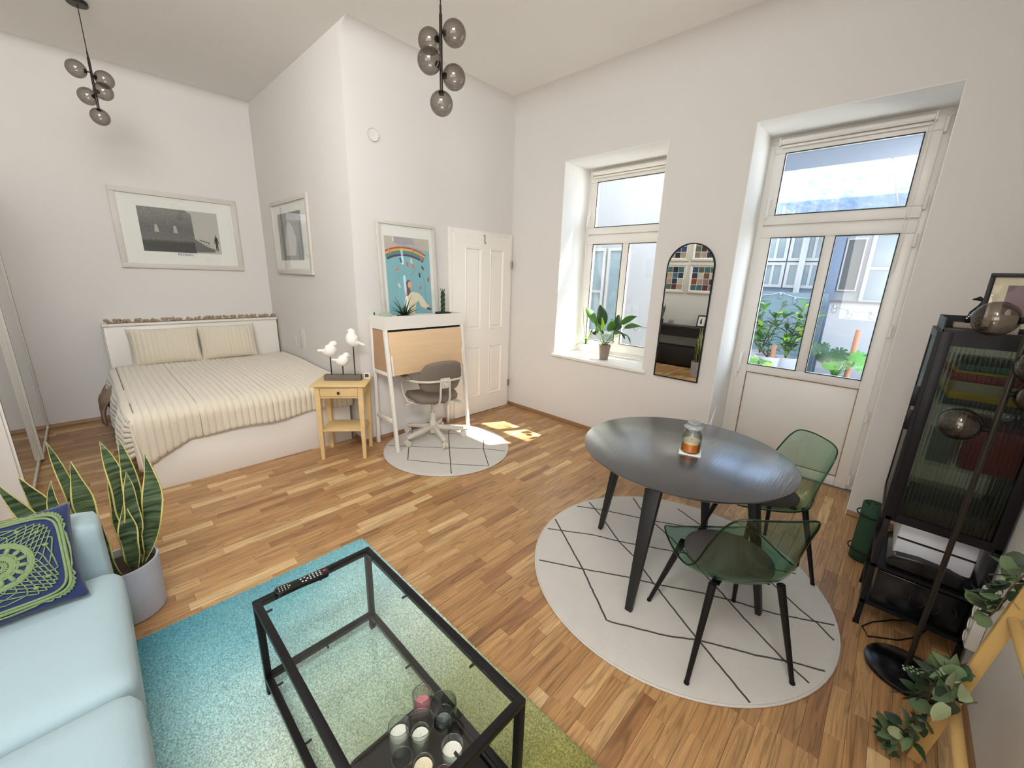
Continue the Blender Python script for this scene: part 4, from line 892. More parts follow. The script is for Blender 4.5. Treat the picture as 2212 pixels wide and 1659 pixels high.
# tray with candle glasses on the lower sheet
GZ = LZ - .004
t = thing('candle_tray', 'black tray carrying candle glasses on the lower glass shelf', 'tray', (-3.215, -2.74, GZ))
m = MB(); pl = []
for (cx, cy_, a0) in ((-3.075, -2.625, 0), (-3.355, -2.625, 90), (-3.355, -2.93, 180), (-3.075, -2.93, 270)):
    for k in range(6): a = math.radians(a0 + 18 * k); pl.append((cx + .025 * math.cos(a), cy_ + .025 * math.sin(a)))
part('tray_base', MB().prism(pl, ((0, 0, GZ), (1, 0, 0), (0, 1, 0), (0, 0, 1)), .006), 'blackgloss', t)
part('tray_rim', MB().tube([(x, y, GZ + .012) for x, y in pl], .006, 8, closed=True), 'blackgloss', t, smooth=True)
TRZ = GZ + .006
def tumbler(x, y, r, h, waxm, wh, lab, inner=None, gid='candle glasses on the black tray'):
    t = thing('candle_glass', lab, 'candle holder', (x, y, TRZ), 0, gid); c = (x, y, TRZ)
    part('glass_wall', MB().lathe([(0, 0), (r * .86, 0), (r, .008), (r, h), (r - .0018, h), (r - .0022, .010), (r * .84, .005), (0, .005)], c, 36), 'clearglass', t, smooth='auto')
    part('glass_rim', MB().tube([(x + (r - .001) * math.cos(i * PI / 18), y + (r - .001) * math.sin(i * PI / 18), TRZ + h) for i in range(36)], .0013, 6, closed=True), M['rimglass'], t, smooth=True)
    zi = .006; ri = r
    if inner:
        ri, hi = inner; part('inner_glass', MB().lathe([(0, zi), (ri, zi), (ri, hi), (ri - .0015, hi), (ri - .002, zi + .003), (0, zi + .003)], c, 32), 'clearglass', t, smooth='auto')
        part('glass_rim', MB().tube([(x + (ri - .001) * math.cos(i * PI / 16), y + (ri - .001) * math.sin(i * PI / 16), TRZ + hi) for i in range(32)], .0011, 6, closed=True), M['rimglass'], t, smooth=True)
        zi += .004
    if waxm:
        part('candle', MB().lathe([(0, zi), (ri - .004, zi), (ri - .004, zi + wh), (ri - .009, zi + wh - .002), (0, zi + wh - .003)], c, 30), waxm, t, smooth='auto')
        part('wick', MB().tube([(x, y, TRZ + zi + wh - .003), (x + .003, y, TRZ + zi + wh + .008)], .001, 5), 'paper', t)
M['rimglass'] = glass('glass_rim', (190, 200, 196), fres=2.2)
tumbler(-3.118, -2.632, .034, .105, 'pinkwax', .050, 'tall clear glass with a pink candle at the far end of the tray')
tumbler(-3.232, -2.668, .035, .105, 'wax', .060, 'clear glass with a white candle at the left side of the tray')
tumbler(-3.186, -2.722, .046, .125, 'wax', .058, 'wide clear glass holding a small white candle glass, mid tray', inner=(.031, .085))
tumbler(-3.092, -2.722, .046, .120, 'greywax', .030, 'wide clear glass holding a smaller smoky glass at the right side of the tray', inner=(.031, .075))
tumbler(-3.268, -2.745, .032, .085, None, 0, 'empty clear glass at the near left of the tray')
tumbler(-3.225, -2.795, .033, .065, 'creamwax', .045, 'low clear glass with a cream candle at the lower edge of the photo')
tumbler(-3.130, -2.820, .036, .070, 'wax', .035, 'low clear glass with a white candle beside the right rail at the lower edge')
tumbler(-3.195, -2.862, .030, .060, 'pinkwax', .020, 'low clear glass with a little pink wax at the nearest end of the tray')
# ------------------------------------------------------------------ sofa
t = thing('sofa', 'light blue fabric sofa at the left edge of the photo', 'sofa', (-4.25, -2.4, 0))
SXF = -3.815; AY0, AY1 = -1.485, -1.300
def softbox(name, x0, y0, z0, x1, y1, z1, bev, mat='sofa', crown=0, parent=None, seg=5):
    bm = bmesh.new(); bmesh.ops.create_cube(bm, size=1)
    for v in bm.verts: v.co = Vector(((x0 + x1) / 2 + v.co.x * (x1 - x0), (y0 + y1) / 2 + v.co.y * (y1 - y0), (z0 + z1) / 2 + v.co.z * (z1 - z0)))
    bmesh.ops.subdivide_edges(bm, edges=bm.edges, cuts=14, use_grid_fill=True)
    cx, cy_, cz = (x0 + x1) / 2, (y0 + y1) / 2, (z0 + z1) / 2; hx, hy, hz = (x1 - x0) / 2, (y1 - y0) / 2, (z1 - z0) / 2
    for v in bm.verts:
        p = v.co - Vector((cx, cy_, cz)); q = Vector((max(-(hx - bev), min(hx - bev, p.x)), max(-(hy - bev), min(hy - bev, p.y)), max(-(hz - bev), min(hz - bev, p.z)))); d = p - q
        if d.length > 1e-6:
            mx_ = max(abs(d.x), abs(d.y), abs(d.z)); d = d.normalized() * mx_ 
        v.co = Vector((cx, cy_, cz)) + q + d
        if crown and p.z > hz * .5: v.co.z += crown * max(0, 1 - (p.x / hx) ** 2) * max(0, 1 - (p.y / hy) ** 2)
    mb = MB(); mb.v = [tuple(v.co) for v in bm.verts]; bm.verts.index_update(); mb.f = [tuple(v.index for v in f.verts) for f in bm.faces]; mb.m = [0] * len(mb.f); bm.free()
    return part(name, mb, mat, parent, smooth=True)
part('base', MB().box(-4.70, -3.62, .10, -3.84, AY1 - .02, .25), 'sofa', t, bevel=.02)
softbox('armrest', -4.72, AY0, .08, SXF - .010, AY1, .665, .040, parent=t)
softbox('armrest', -4.72, -3.80, .08, SXF - .010, -3.62, .665, .040, parent=t)
for a, b_ in ((-2.165, AY0 + .004), (-2.885, -2.171), (-3.61, -2.891)): softbox('seat_cushion', -4.55, a, .245, SXF + .022, b_, .462, .055, crown=.018, parent=t)
softbox('backrest', -4.76, -3.62, .10, -4.52, AY0, .84, .06, parent=t)
for y in (-1.36, -3.7):
    for x in (-4.66, -3.9): part('foot', MB().box(x, y - .02, 0, x + .04, y + .02, .10), 'black', t)
# crochet cushion leaning on the arm: local u along x, v up the cushion
o0 = Vector((-4.060, -1.625, .468)); Uc = Vector((1, .02, 0)).normalized(); Vc = Vector((.03, .215, .265)); Vc = (Vc - Uc * Vc.dot(Uc)).normalized(); Nc = Uc.cross(Vc); Nc = -Nc if Nc.y > 0 else Nc
t = thing('cushion', 'blue cushion with a green crochet doily cover leaning on the sofa arm', 'cushion', tuple(o0))
HW = .165
def thick(a, b): return .070 * (max(0, 1 - abs(a) ** 2.6) * max(0, 1 - abs(b) ** 2.6)) ** .55 * .8
def cu(s_, hw=HW):
    def fn(u, v):
        a, b = u * 2 - 1, v * 2 - 1; pa = 1 - .07 * (1 - b * b) * abs(a) ** 6; pb = 1 - .07 * (1 - a * a) * abs(b) ** 6
        return tuple(o0 + Uc * a * hw * pa + Vc * (HW + b * hw * pb) + Nc * (.045 + s_ * thick(a, b)))
    return fn
part('inner_cushion', MB().grid(cu(1, .180), 30, 30).grid(cu(-1, .180), 30, 30), 'navy', t, smooth=True, weld=True)
cr_ = MB(); HC = .150
def on(x, y):   # doily coordinates (-1..1) -> surface
    a, b = x * HC / .180, y * HC / .180; return tuple(o0 + Uc * x * HC + Vc * (HW + y * HC) + Nc * (.045 + thick(a, b) + .005))
def loop(fn, n, r): cr_.tube([on(*fn(2 * PI * i / n)) for i in range(n)], r, 5, closed=True)
sqr = lambda R_, k=4: (lambda a: (R_ * math.copysign(abs(math.cos(a)) ** (2 / k), math.cos(a)), R_ * math.copysign(abs(math.sin(a)) ** (2 / k), math.sin(a))))
for R_, r in ((.06, .004), (.10, .003), (.17, .0045), (.20, .0045), (.23, .004), (.43, .0045), (.465, .0055), (.50, .0045)): loop(lambda a, R_=R_: (R_ * math.cos(a), R_ * math.sin(a)), 60, r)
loop(lambda a: (.27 * (1 + .04 * math.cos(14 * a)) * math.cos(a), .27 * (1 + .04 * math.cos(14 * a)) * math.sin(a)), 110, .004)
for i in range(24): a = 2 * PI * i / 24; cr_.tube([on(.06 * math.cos(a), .06 * math.sin(a)), on(.17 * math.cos(a), .17 * math.sin(a))], .0022, 4)
for i in range(14):
    a = 2 * PI * (i + .5) / 14
    cr_.tube([on(.26 * math.cos(a), .26 * math.sin(a)), on(.35 * math.cos(a), .35 * math.sin(a)), on(.43 * math.cos(a), .43 * math.sin(a))], [.006, .0075, .006], 6)
    a2 = 2 * PI * i / 14; cc = (.345 * math.cos(a2), .345 * math.sin(a2))
for i in range(48): a = 2 * PI * i / 48; cr_.tube([on(.43 * math.cos(a), .43 * math.sin(a)), on(.50 * math.cos(a), .50 * math.sin(a))], .003, 4)
K = 30
def rk(ring, i):   # net of chain loops widening from circle to square
    a = 2 * PI * (i + .5 * (ring % 2)) / K; s_ = ring / 5; R_ = .50 + .42 * s_; q = sqr(R_ * (1 - .02 * ring % 2), 2 + 3.5 * s_)(a); return q
for ring in range(5):
    for i in range(K):
        for j in ((i, i if ring % 2 == 0 else i + 1), (i, i - 1 if ring % 2 == 0 else i)):
            p, q = rk(ring, j[0]), rk(ring + 1, j[1]); md = ((p[0] + q[0]) / 2, (p[1] + q[1]) / 2); cr_.tube([on(*p), on(*md), on(*q)], .0023, 4)
for i in range(K):
    p = rk(3, i); 
    if i % 3 == 0: cr_.sphere(on(*p), .009, 8, sc=(1, 1, .6))
loop(sqr(.93, 6), 90, .0045); loop(sqr(.985, 7), 90, .0055)
loop(lambda a: tuple((1.03 + .025 * math.cos(40 * a)) * q for q in sqr(1, 7)(a)), 200, .0035)
part('crochet_cover', cr_, 'crochet', t, smooth=True)
# ------------------------------------------------------------------ snake plant
PX_, PY_ = -3.800, -1.150
t = thing('snake_plant', 'tall variegated snake plant in a round concrete pot beside the sofa', 'plant', (PX_, PY_, 0))
part('pot', MB().lathe([(0, 0), (.120, 0), (.126, .006), (.133, .275), (.133, .280), (.124, .280), (.120, .24), (0, .24)], (PX_, PY_, 0), 48), 'concrete', t, smooth='auto')
part('soil', MB().lathe([(.122, .243), (.08, .250), (0, .252)], (PX_, PY_, 0), 30), 'soil', t, smooth=True)
sm = bpy.data.materials.new('snake_leaf'); sm.use_nodes = True; nt = sm.node_tree; p_ = nt.nodes['Principled BSDF']
tc = nd(nt, 'ShaderNodeTexCoord'); mp = nd(nt, 'ShaderNodeMapping'); mp.inputs['Scale'].default_value = (6, 6, 70); nt.links.new(tc.outputs['Object'], mp.inputs[0])
nz = nd(nt, 'ShaderNodeTexNoise', i_Scale=1.0, i_Detail=3.0, i_Distortion=.6); nt.links.new(mp.outputs[0], nz.inputs['Vector']); rr_ = nd(nt, 'ShaderNodeValToRGB'); nt.links.new(nz.outputs['Fac'], rr_.inputs[0])
rr_.color_ramp.elements[0].position = .38; rr_.color_ramp.elements[0].color = lin((36, 52, 34)); rr_.color_ramp.elements[1].position = .62; rr_.color_ramp.elements[1].color = lin((92, 110, 74))
nt.links.new(rr_.outputs[0], p_.inputs['Base Color']); p_.inputs['Roughness'].default_value = .45
M['snake'] = sm; M['margin'] = pm('yellow_leaf_margin', (206, 192, 112), .5, var=.12, vscale=20)
sprof = lambda t_: (.45 + .55 * min(1, t_ / .45)) * (1 if t_ < .55 else max(0, 1 - ((t_ - .55) / .45) ** 1.9))
tips = [(-4.07, -1.22, .83, .055, (-.03, 0, .03)), (-4.02, -1.14, .80, .07, (-.02, 0, .06)), (-3.925, -1.14, .93, .050, (.0, 0, .02)), (-3.93, -1.26, .80, .05, (-.05, 0, .02)), (-3.870, -1.19, .84, .078, (.0, .0, .02)), (-3.775, -1.13, .885, .082, (.02, 0, 0)), (-3.715, -1.11, .875, .070, (.02, 0, .0)), (-3.640, -1.16, .79, .085, (.035, -.02, -.02)), (-3.715, -1.20, .74, .07, (.0, -.02, 0)), (-3.825, -1.22, .53, .085, (-.035, -.02, 0)), (-3.745, -1.21, .60, .075, (.0, -.03, 0)), (-3.77, -1.07, .72, .06, (0, .02, 0)), (-3.86, -1.06, .70, .06, (-.02, .02, 0)), (-3.745, -1.165, .50, .06, (.01, -.02, 0))]
for i, (x, y, z, wd, bd) in enumerate(tips):
    a = math.atan2(y - PY_, x - PX_); bx, by = PX_ + .055 * math.cos(a), PY_ + .050 * math.sin(a)
    m = MB(); blade(m, (bx, by, .235), (x, y, z), wd * .95, bd, n=16, m=0, m2=1, prof=sprof, fold=.22, side=(math.cos(.45 * math.sin(i * 2.1)), -math.sin(.45 * math.sin(i * 2.1)), 0), wave=.30)
    part('leaf', m, ['snake', 'margin'], t, smooth=True, solid=.003)
# ------------------------------------------------------------------ glass cabinet against the right wall
t = thing('glass_cabinet', 'narrow black metal display cabinet with ribbed glass in the right corner', 'cabinet', (-1.05, -3.915, 0))
KX0, KX1, KY0, KY1, KZ = -1.262, -.842, -4.092, -3.728, 1.542
for x in (KX0, KX1 - .022):
    for y in (KY0, KY1 - .022):
        part('leg', MB().box(x, y, .004, x + .022, y + .022, .62), 'black', t, bevel=.001); part('foot', MB().box(x - .002, y - .002, 0, x + .024, y + .024, .006), 'black', t)
for x in (KX0, KX1 - .036):
    for y in (KY0, KY1 - .036): part('post', MB().box(x, y, .60, x + .036, y + .036, 1.488), 'black', t, bevel=.0015)
for z0, z1, nm in ((.60, .642, 'bottom_panel'), (1.432, 1.488, 'top_panel')): part(nm, MB().box(KX0 + .0005, KY0 + .0005, z0, KX1 - .0005, KY1 - .0005, z0 + .012 if z0 < 1 else z1), 'black', t)
for x in (KX0, KX1 - .003): part('side_rail', MB().box(x, KY0 + .036, .60, x + .003, KY1 - .036, .640), 'black', t)
m = MB(); m.box(KX0, KY1 - .004, 1.488, KX1, KY1, KZ); m.box(KX0, KY0, 1.488, KX1, KY0 + .004, KZ); m.box(KX1 - .004, KY0, 1.488, KX1, KY1, KZ); m.box(KX0, KY0, 1.488, KX0 + .004, KY1, 1.497)
part('gallery_rim', m, 'black', t)
part('back_panel', MB().box(KX0 + .036, KY0 + .001, .62, KX1 - .036, KY0 + .005, 1.44), 'darkgrey', t)
def ribpane(name, horizontal_axis, c0, c1, z0, z1, at_):
    n = int((c1 - c0) / .0135) * 8; m = MB()
    def fn(u, v):
        s_ = c0 + (c1 - c0) * u; d = .0032 * abs(math.sin(PI * (s_ - c0) / .0135)); z = z0 + (z1 - z0) * v
        return (at_ - d, s_, z) if horizontal_axis == 'y' else (s_, at_ + d, z)
    def fb(u, v):
        s_ = c0 + (c1 - c0) * u; z = z0 + (z1 - z0) * v; return (at_ + .003, s_, z) if horizontal_axis == 'y' else (s_, at_ - .003, z)
    m.grid(fn, n, 1); part(name, m, 'ribbed', t, smooth=True)
ribpane('ribbed_side_glass', 'y', KY0 + .036, KY1 - .036, .642, 1.432, KX0 + .008)
ribpane('ribbed_side_glass', 'y', KY0 + .036, KY1 - .036, .642, 1.432, KX1 - .004)
dd = MB(); dd.box(KX0 + .002, KY1 - .001, .60, KX0 + .030, KY1 + .014, 1.486); dd.box(KX1 - .030, KY1 - .001, .60, KX1 - .002, KY1 + .014, 1.486); dd.box(KX0 + .030, KY1 - .001, .60, KX1 - .030, KY1 + .014, .635); dd.box(KX0 + .030, KY1 - .001, 1.450, KX1 - .030, KY1 + .014, 1.486)
door = part('door', dd, 'black', t); ribpane('door_glass', 'x', KX0 + .030, KX1 - .030, .635, 1.45, KY1 + .006)
for z0, z1 in ((1.155, 1.245), (1.045, 1.135)): part('door_handle', MB().box(KX0 + .004, KY1 + .014, z0, KX0 + .016, KY1 + .032, z1), 'black', t, bevel=.001)
for z in (1.178, .905): part('glass_shelf', MB().box(KX0 + .014, KY0 + .006, z, KX1 - .008, KY1 - .008, z + .006), 'tableglass', t)
part('lower_shelf', MB().box(KX0, KY0, .340, KX1, KY1, .356), 'black', t); part('lower_shelf', MB().box(KX0, KY0, .128, KX1, KY1, .144), 'black', t)
def boxthing(name, lab, cat, x0, y0, z0, x1, y1, z1, mat, grp=None, bev=.002, rot=0):
    tt = thing(name, lab, cat, ((x0 + x1) / 2, (y0 + y1) / 2, z0), 0, grp); part('box_body', MB().box(x0, y0, z0, x1, y1, z1), mat, tt, bevel=bev); return tt
g = 'boxes seen through the ribbed glass'
for i, (z0, z1, mt, y0, lab) in enumerate(((1.1842, 1.212, 'darkgrey', -4.06, 'dark flat box at the bottom of the top glass compartment'), (1.2125, 1.245, 'yellow', -4.07, 'yellow flat box seen through the ribbed glass'), (1.2455, 1.288, 'cream', -4.05, 'cream flat box seen through the ribbed glass'), (1.2885, 1.322, 'red', -4.04, 'dark red flat box seen through the ribbed glass'), (1.3225, 1.334, 'yellow', -4.03, 'thin yellow box between the red and green boxes'), (1.3345, 1.362, 'green', -4.04, 'green flat box on top of the stack in the cabinet'))):
    boxthing('game_box', lab, 'box', -1.235, y0, z0, -.90, -3.79 - .012 * (i % 3), z1, mt, g)
boxthing('white_box', 'small white box on the middle glass shelf of the cabinet', 'box', -1.21, -3.875, .9112, -1.06, -3.80, 1.03, 'grey', g)
boxthing('red_box', 'big red box on the middle glass shelf of the cabinet', 'box', -1.22, -4.07, .9112, -.95, -3.90, 1.10, 'red', g)
boxthing('dark_box', 'dark box behind the lowest ribbed glass of the cabinet', 'box', -1.20, -4.05, .6125, -.92, -3.80, .70, 'darkgrey', g)
tt = thing('printer', 'white printer with a black front tray on the open shelf of the cabinet', 'printer', (-1.05, -3.91, .356))
part('printer_body', MB().box(-1.20, -4.05, .415, -.90, -3.79, .575), pm('cool_white_plastic', (206, 208, 214), .3), tt, bevel=.012)
part('black_band', MB().box(-1.2035, -4.047, .500, -1.19, -3.793, .508), 'blackgloss', tt)
m = MB(); m.prism([(-3.775, .366), (-4.06, .366), (-4.06, .405), (-3.98, .432), (-3.88, .440), (-3.80, .430), (-3.775, .400)], ((-1.245, 0, 0), (0, 1, 0), (0, 0, 1), (1, 0, 0)), .30); part('front_tray', m, 'blackgloss', tt, bevel=.006)
part('printer_foot', MB().box(-1.20, -4.03, .356, -.95, -3.82, .367), 'black', tt)
tt = thing('storage_box', 'black storage box with embossed arcs at the bottom of the cabinet', 'box', (-1.05, -3.91, .144)); part('box_body', MB().box(-1.245, -4.075, .1445, -.87, -3.76, .325), 'blackgloss', tt, bevel=.006)
for i in range(5): part('embossed_arc', MB().tube([(-1.247, -3.820 - .050 * i - .020 * math.cos(a / 10 * PI), .245 + .034 * math.sin(a / 10 * PI)) for a in range(-4, 5)], .0014, 5), 'darkgrey', tt, smooth=True)
# things on the cabinet
ct = 1.4885
t, P = framed('picture', 'black-framed mauve print standing on top of the glass cabinet', (-.985, -3.838, ct), (0, -1, 0), (.10, 0, 1), .34, .245, .016, .016, 'black', 'cream', [(.060, .30, .055, .195, 'mauveprint')])
t = thing('candle_block', 'soft taupe stone candle block with a white candle stub on the cabinet', 'candle', (-1.16, -3.90, ct)); part('stone_block', MB().box(-1.195, -3.938, ct, -1.125, -3.862, ct + .078), 'greymatte', t, bevel=.006)
part('candle_stub', MB().lathe([(0, 0), (.008, 0), (.008, .014), (.003, .022), (0, .022)], (-1.16, -3.898, ct + .078), 12), 'wax', t, smooth='auto')
t = thing('figurine', 'small black and white bird figurine on a taupe block behind the picture', 'figurine', (-.905, -3.80, ct)); part('block', MB().box(-.945, -3.850, ct, -.865, -3.775, ct + .024), 'greymatte', t, bevel=.004)
part('figurine_body', MB().tube([(-.905, -3.815, ct + .024), (-.905, -3.83, ct + .07), (-.905, -3.845, ct + .10), (-.905, -3.85, ct + .125), (-.905, -3.832, ct + .135), (-.905, -3.812, ct + .130)], [.010, .016, .012, .009, .010, .002], 12), 'black', t, smooth=True)
for i in range(5): part('pearl', MB().sphere((-.922, -3.812 - .004 * i, ct + .045 + .008 * i), .0035, 8), 'paper', t, smooth=True)
# tulip lamp
t = thing('tulip_lamp', 'dark bronze tulip lamp with a stained glass shade behind the picture', 'lamp', (-.895, -3.985, ct))
q = (-.895, -3.985, ct); part('lamp_base', MB().lathe([(0, 0), (.05, 0), (.05, .008), (.02, .018), (.008, .03), (0, .03)], q, 24), 'brownblack', t, smooth='auto')
part('lamp_stem', MB().tube([(-.895, -3.985, ct + .02), (-.893, -3.988, ct + .15), (-.895, -3.985, ct + .27)], .006, 8), 'brownblack', t, smooth=True)
part('shade_cup', MB().lathe([(0, .265), (.020, .268), (.034, .285), (.036, .30), (.032, .325), (.030, .330)], q, 20), 'brownblack', t, smooth='auto')
part('glass_shade', MB().lathe([(.030, .325), (.036, .36), (.034, .40), (.036, .44), (.052, .475), (.062, .482)], q, 36, wob=(.06, 6)), 'smoke', t, smooth=True, solid=.002)
for k in range(8): a = PI * k / 4; part('lead_line', MB().tube([(q[0] + r * math.cos(a + z), q[1] + r * math.sin(a + z), q[2] + z) for r, z in ((.031, .325), (.037, .36), (.035, .40), (.037, .44), (.053, .475), (.062, .482))], .0025, 6), 'brownblack', t, smooth=True)
# rolled mat
t = thing('yoga_mat', 'rolled dark green mat standing on end behind the cabinet', 'yoga mat', (-.60, -3.715, 0))
sp = [(-.58 + (.010 + .0058 * a) * math.cos(a), -3.715 + (.010 + .0058 * a) * math.sin(a)) for a in [i * .35 for i in range(30)]]
m = MB(); m.grid(lambda u, v: (*sp[int(round(u * 29))], .002 + .38 * v), 29, 4); part('rolled_foam', m, 'yoga', t, smooth=True, solid=.009)
for z in (.07, .31): part('strap', MB().tube([(-.58 + .076 * math.cos(a * PI / 12), -3.715 + .076 * math.sin(a * PI / 12), z) for a in range(24)], .004, 6, closed=True), 'black', t, smooth=True)
# ------------------------------------------------------------------ floor lamp
LX, LY = -1.462, -3.922
t = thing('floor_lamp', 'black floor lamp with smoked chrome globes and a round base before the cabinet', 'lamp', (LX, LY, 0))
part('base', MB().lathe([(0, 0), (.136, 0), (.140, .003), (.140, .017), (.136, .020), (0, .020)], (LX, LY, 0), 56), 'blackgloss', t, smooth='auto')
part('pole', MB().tube([(LX, LY, .02), (LX, LY, 1.74)], .0095, 14), 'brownblack', t, smooth='auto')
globes = [((LX + .02, LY + .082, 1.155), .062), ((LX - .01, LY - .078, 1.30), .062), ((LX - .06, LY - .045, 1.41), .062), ((LX + .02, LY + .082, 1.56), .062), ((LX, LY, 1.80), .062)]
for c, r in globes:
    c = Vector(c); a = Vector((LX, LY, c.z)) if c.z < 1.7 else Vector((LX, LY, 1.70)); d = (c - a).normalized()
    part('globe_holder', MB().tube([a, a + d * .022, a + d * .030], [.006, .012, .018], 12), 'black', t, smooth='auto'); part('globe', MB().sphere(c, r, 32), M['mirrorsmoke'] if 'mirrorsmoke' in M else 'smoke', t, smooth=True)
for i, nm in ((0, ''),):
    t2 = thing('power_cable', 'thin black cable looping on the floor behind the lamp base', 'cable', (-1.30, -3.80, 0))
    part('cable', MB().tube([(-1.14, -4.0, .10), (-1.16, -3.97, .01), (-1.25, -3.90, .004), (-1.33, -3.79, .004), (-1.27, -3.765, .004), (-1.20, -3.80, .004), (-1.10, -3.88, .004), (-1.02, -3.97, .004), (-1.0, -4.05, .02)], .0035, 6), 'black', t2, smooth=True)
t = thing('socket_strip', 'white multi-socket strip fixed upright low on the wall beside the ladder', 'socket strip', (-1.36, -4.098, .20))
part('strip_body', MB().box(-1.395, -4.099, .20, -1.325, -4.062, .48), 'white', t, bevel=.006)
for i in range(4): o = part('socket_face', MB().lathe([(0, 0), (.022, 0), (.024, .003)], (0, 0, 0), 16), 'paper', t, local=True, smooth='auto'); o.rotation_euler = (-PI / 2, 0, 0); o.location = (0, .037, .04 + .063 * i)
# ------------------------------------------------------------------ decorative ladder with garlands
t = thing('ladder', 'gold stained wooden ladder leaning on the right wall', 'ladder', (-2.15, -3.95, 0))
def lp(x, z, off=0): return Vector((x, -3.93 - .125 * z, z)) + Vector((0, -.992, -.124)) * off * 0
for x in (-1.90, -2.42):
    a, b_ = lp(x, 0), lp(x, 1.30); part('side_rail', MB().bar(a + Vector((0, -.016, 0)), b_ + Vector((0, -.0, 0)), .022, .036, up=(0, 1, 0)), 'goldwood', t, bevel=.003)
for z in (.305, .68, 1.05):
    a = lp(-2.408, z) + Vector((0, -.014, 0)); b_ = lp(-1.912, z) + Vector((0, -.014, 0)); part('rung', MB().tube([a, b_], .0165, 14), 'goldwood', t, smooth='auto')
def leafshape(kind):
    if kind == 'round': return (lambda s_: math.sin(PI * min(1, s_)) ** .55)
    return (lambda s_: math.sin(PI * s_ ** .8))
def garland(lab, path, n, seed, spread, kinds):
    rnd = random.Random(seed); path = [Vector(p) for p in path]
    t = thing('eucalyptus_garland', lab, 'garland', tuple(path[0]))
    part('stem', MB().tube(path, .0025, 6), 'twig', t, smooth=True)
    for i in range(n):
        s_ = rnd.random() * (len(path) - 1); k = min(int(s_), len(path) - 2); p = path[k].lerp(path[k + 1], s_ - k)
        kind = rnd.choice(kinds); d = Vector((rnd.uniform(-1, 1), rnd.uniform(-.25, 1), rnd.uniform(-1, .8))).normalized()
        L = rnd.uniform(.03, .05) * spread * 1.25 if kind != 'narrow' else rnd.uniform(.05, .075) * spread; wd = {'round': .036, 'oval': .022, 'narrow': .012}[kind] * spread * 1.25
        q = p + d * rnd.uniform(.004, .030); tip = q + d * L
        if tip.y < -4.085: tip.y = -4.085
        if q.y < -4.085: q.y = -4.085
        m = MB(); blade(m, q, tip, wd, Vector((0, 0, rnd.uniform(-.004, .008))), n=6, prof=leafshape('round' if kind == 'round' else 'n'), fold=.2, side=(rnd.uniform(-1, 1), rnd.uniform(-1, 1), rnd.uniform(-.5, .5)))
        part('leaf', m, {'round': rnd.choice(['euc', 'eucdark', 'euc', 'eucpale']), 'oval': rnd.choice(['leafdark', 'euc', 'eucdark']), 'narrow': 'eucdark'}[kind], t, smooth=True)
    return t
garland('eucalyptus garland wound round the middle of the ladder rail', [lp(-1.90, .26) + Vector((0, .03, 0)), lp(-1.93, .33) + Vector((0, .05, 0)), lp(-1.90, .40) + Vector((-.03, .04, 0)), lp(-1.95, .46) + Vector((-.02, .03, 0)), lp(-2.02, .42) + Vector((-.02, .04, 0)), lp(-2.08, .44) + Vector((0, .03, 0))], 64, 5, 1.25, ['round', 'round', 'oval', 'oval', 'narrow'])
garland('pale eucalyptus garland at the foot of the ladder rail', [lp(-1.90, -.0) + Vector((0, .04, .02)), lp(-1.92, .07) + Vector((0, .05, 0)), lp(-1.95, .13) + Vector((0, .05, 0)), lp(-1.97, .19) + Vector((-.02, .04, 0)), lp(-1.92, .24) + Vector((0, .03, 0))], 56, 9, 1.05, ['round', 'oval', 'oval', 'narrow'])
garland('dark leafy garland wound round the upper ladder rung', [lp(-1.90, .66) + Vector((0, .03, 0)), lp(-1.95, .72) + Vector((0, .04, 0)), lp(-1.90, .80) + Vector((-.01, .03, 0)), lp(-1.93, .90) + Vector((0, .02, 0))], 44, 21, 1.0, ['oval', 'narrow', 'round'])
# sprig of pale buds
t = thing('bud_sprig', 'sprig of tiny pale buds pointing out of the middle garland', 'sprig', tuple(lp(-1.90, .35)))
b0 = lp(-1.90, .36) + Vector((0, .04, 0)); b1 = b0 + Vector((-.02, .085, -.005)); part('stem', MB().tube([b0, b1], .0012, 5), 'twig', t)
for i in range(22): p = b0.lerp(b1, .35 + .65 * i / 21) + Vector((random.uniform(-.01, .01), random.uniform(-.004, .01), random.uniform(-.012, .012))); part('bud', MB().sphere(p, .0032, 6), 'eucpale', t, smooth=True)
# ------------------------------------------------------------------ pendant lamps
def pendant(lab, x, y, rod, balls, canopy=True):
    t = thing('pendant_lamp', lab, 'lamp', (x, y, H))
    part('canopy', MB().lathe([(0, 0), (.058, 0), (.06, -.004), (.06, -.022), (.056, -.026), (0, -.026)], (x, y, H), 36), 'brownblack', t, smooth='auto')
    part('cord', MB().tube([(x, y, H - .02), (x, y, rod[0])], .0028, 8), 'black', t, smooth='auto')
    part('rod', MB().lathe([(0, rod[1]), (.0085, rod[1]), (.0085, rod[0] - .04), (.0055, rod[0] - .035), (.0055, rod[0]), (0, rod[0])], (x, y, 0), 16), 'brownblack', t, smooth='auto')
    for (dx, dy, z) in balls:
        c = Vector((x + dx, y + dy, z)); a = Vector((x, y, z)) if abs(dx) + abs(dy) > .01 else Vector((x, y, rod[1])); d = (c - a).normalized(); L = (c - a).length
        part('globe_holder', MB().tube([a + d * .006, a + d * (L - .058), a + d * (L - .054), a + d * (L - .040)], [.004, .005, .016, .013], 14), 'black', t, smooth='auto')
        part('globe', MB().sphere(c, .060, 36), 'smoke', t, smooth=True)
R_ = Vector((RT.x, RT.y, 0)).normalized(); F_ = Vector((FW.x, FW.y, 0)).normalized()
def off(a, b): v = R_ * a + F_ * b; return v.x, v.y
pendant('cluster pendant of smoked glass globes nearest the camera, in front of the alcove corner', -2.230, -1.60, (2.962, 2.59), [(*off(.068, .005), 2.846), (*off(-.064, .035), 2.822), (*off(-.052, -.045), 2.700), (*off(.064, .02), 2.658), (0, 0, 2.528)])
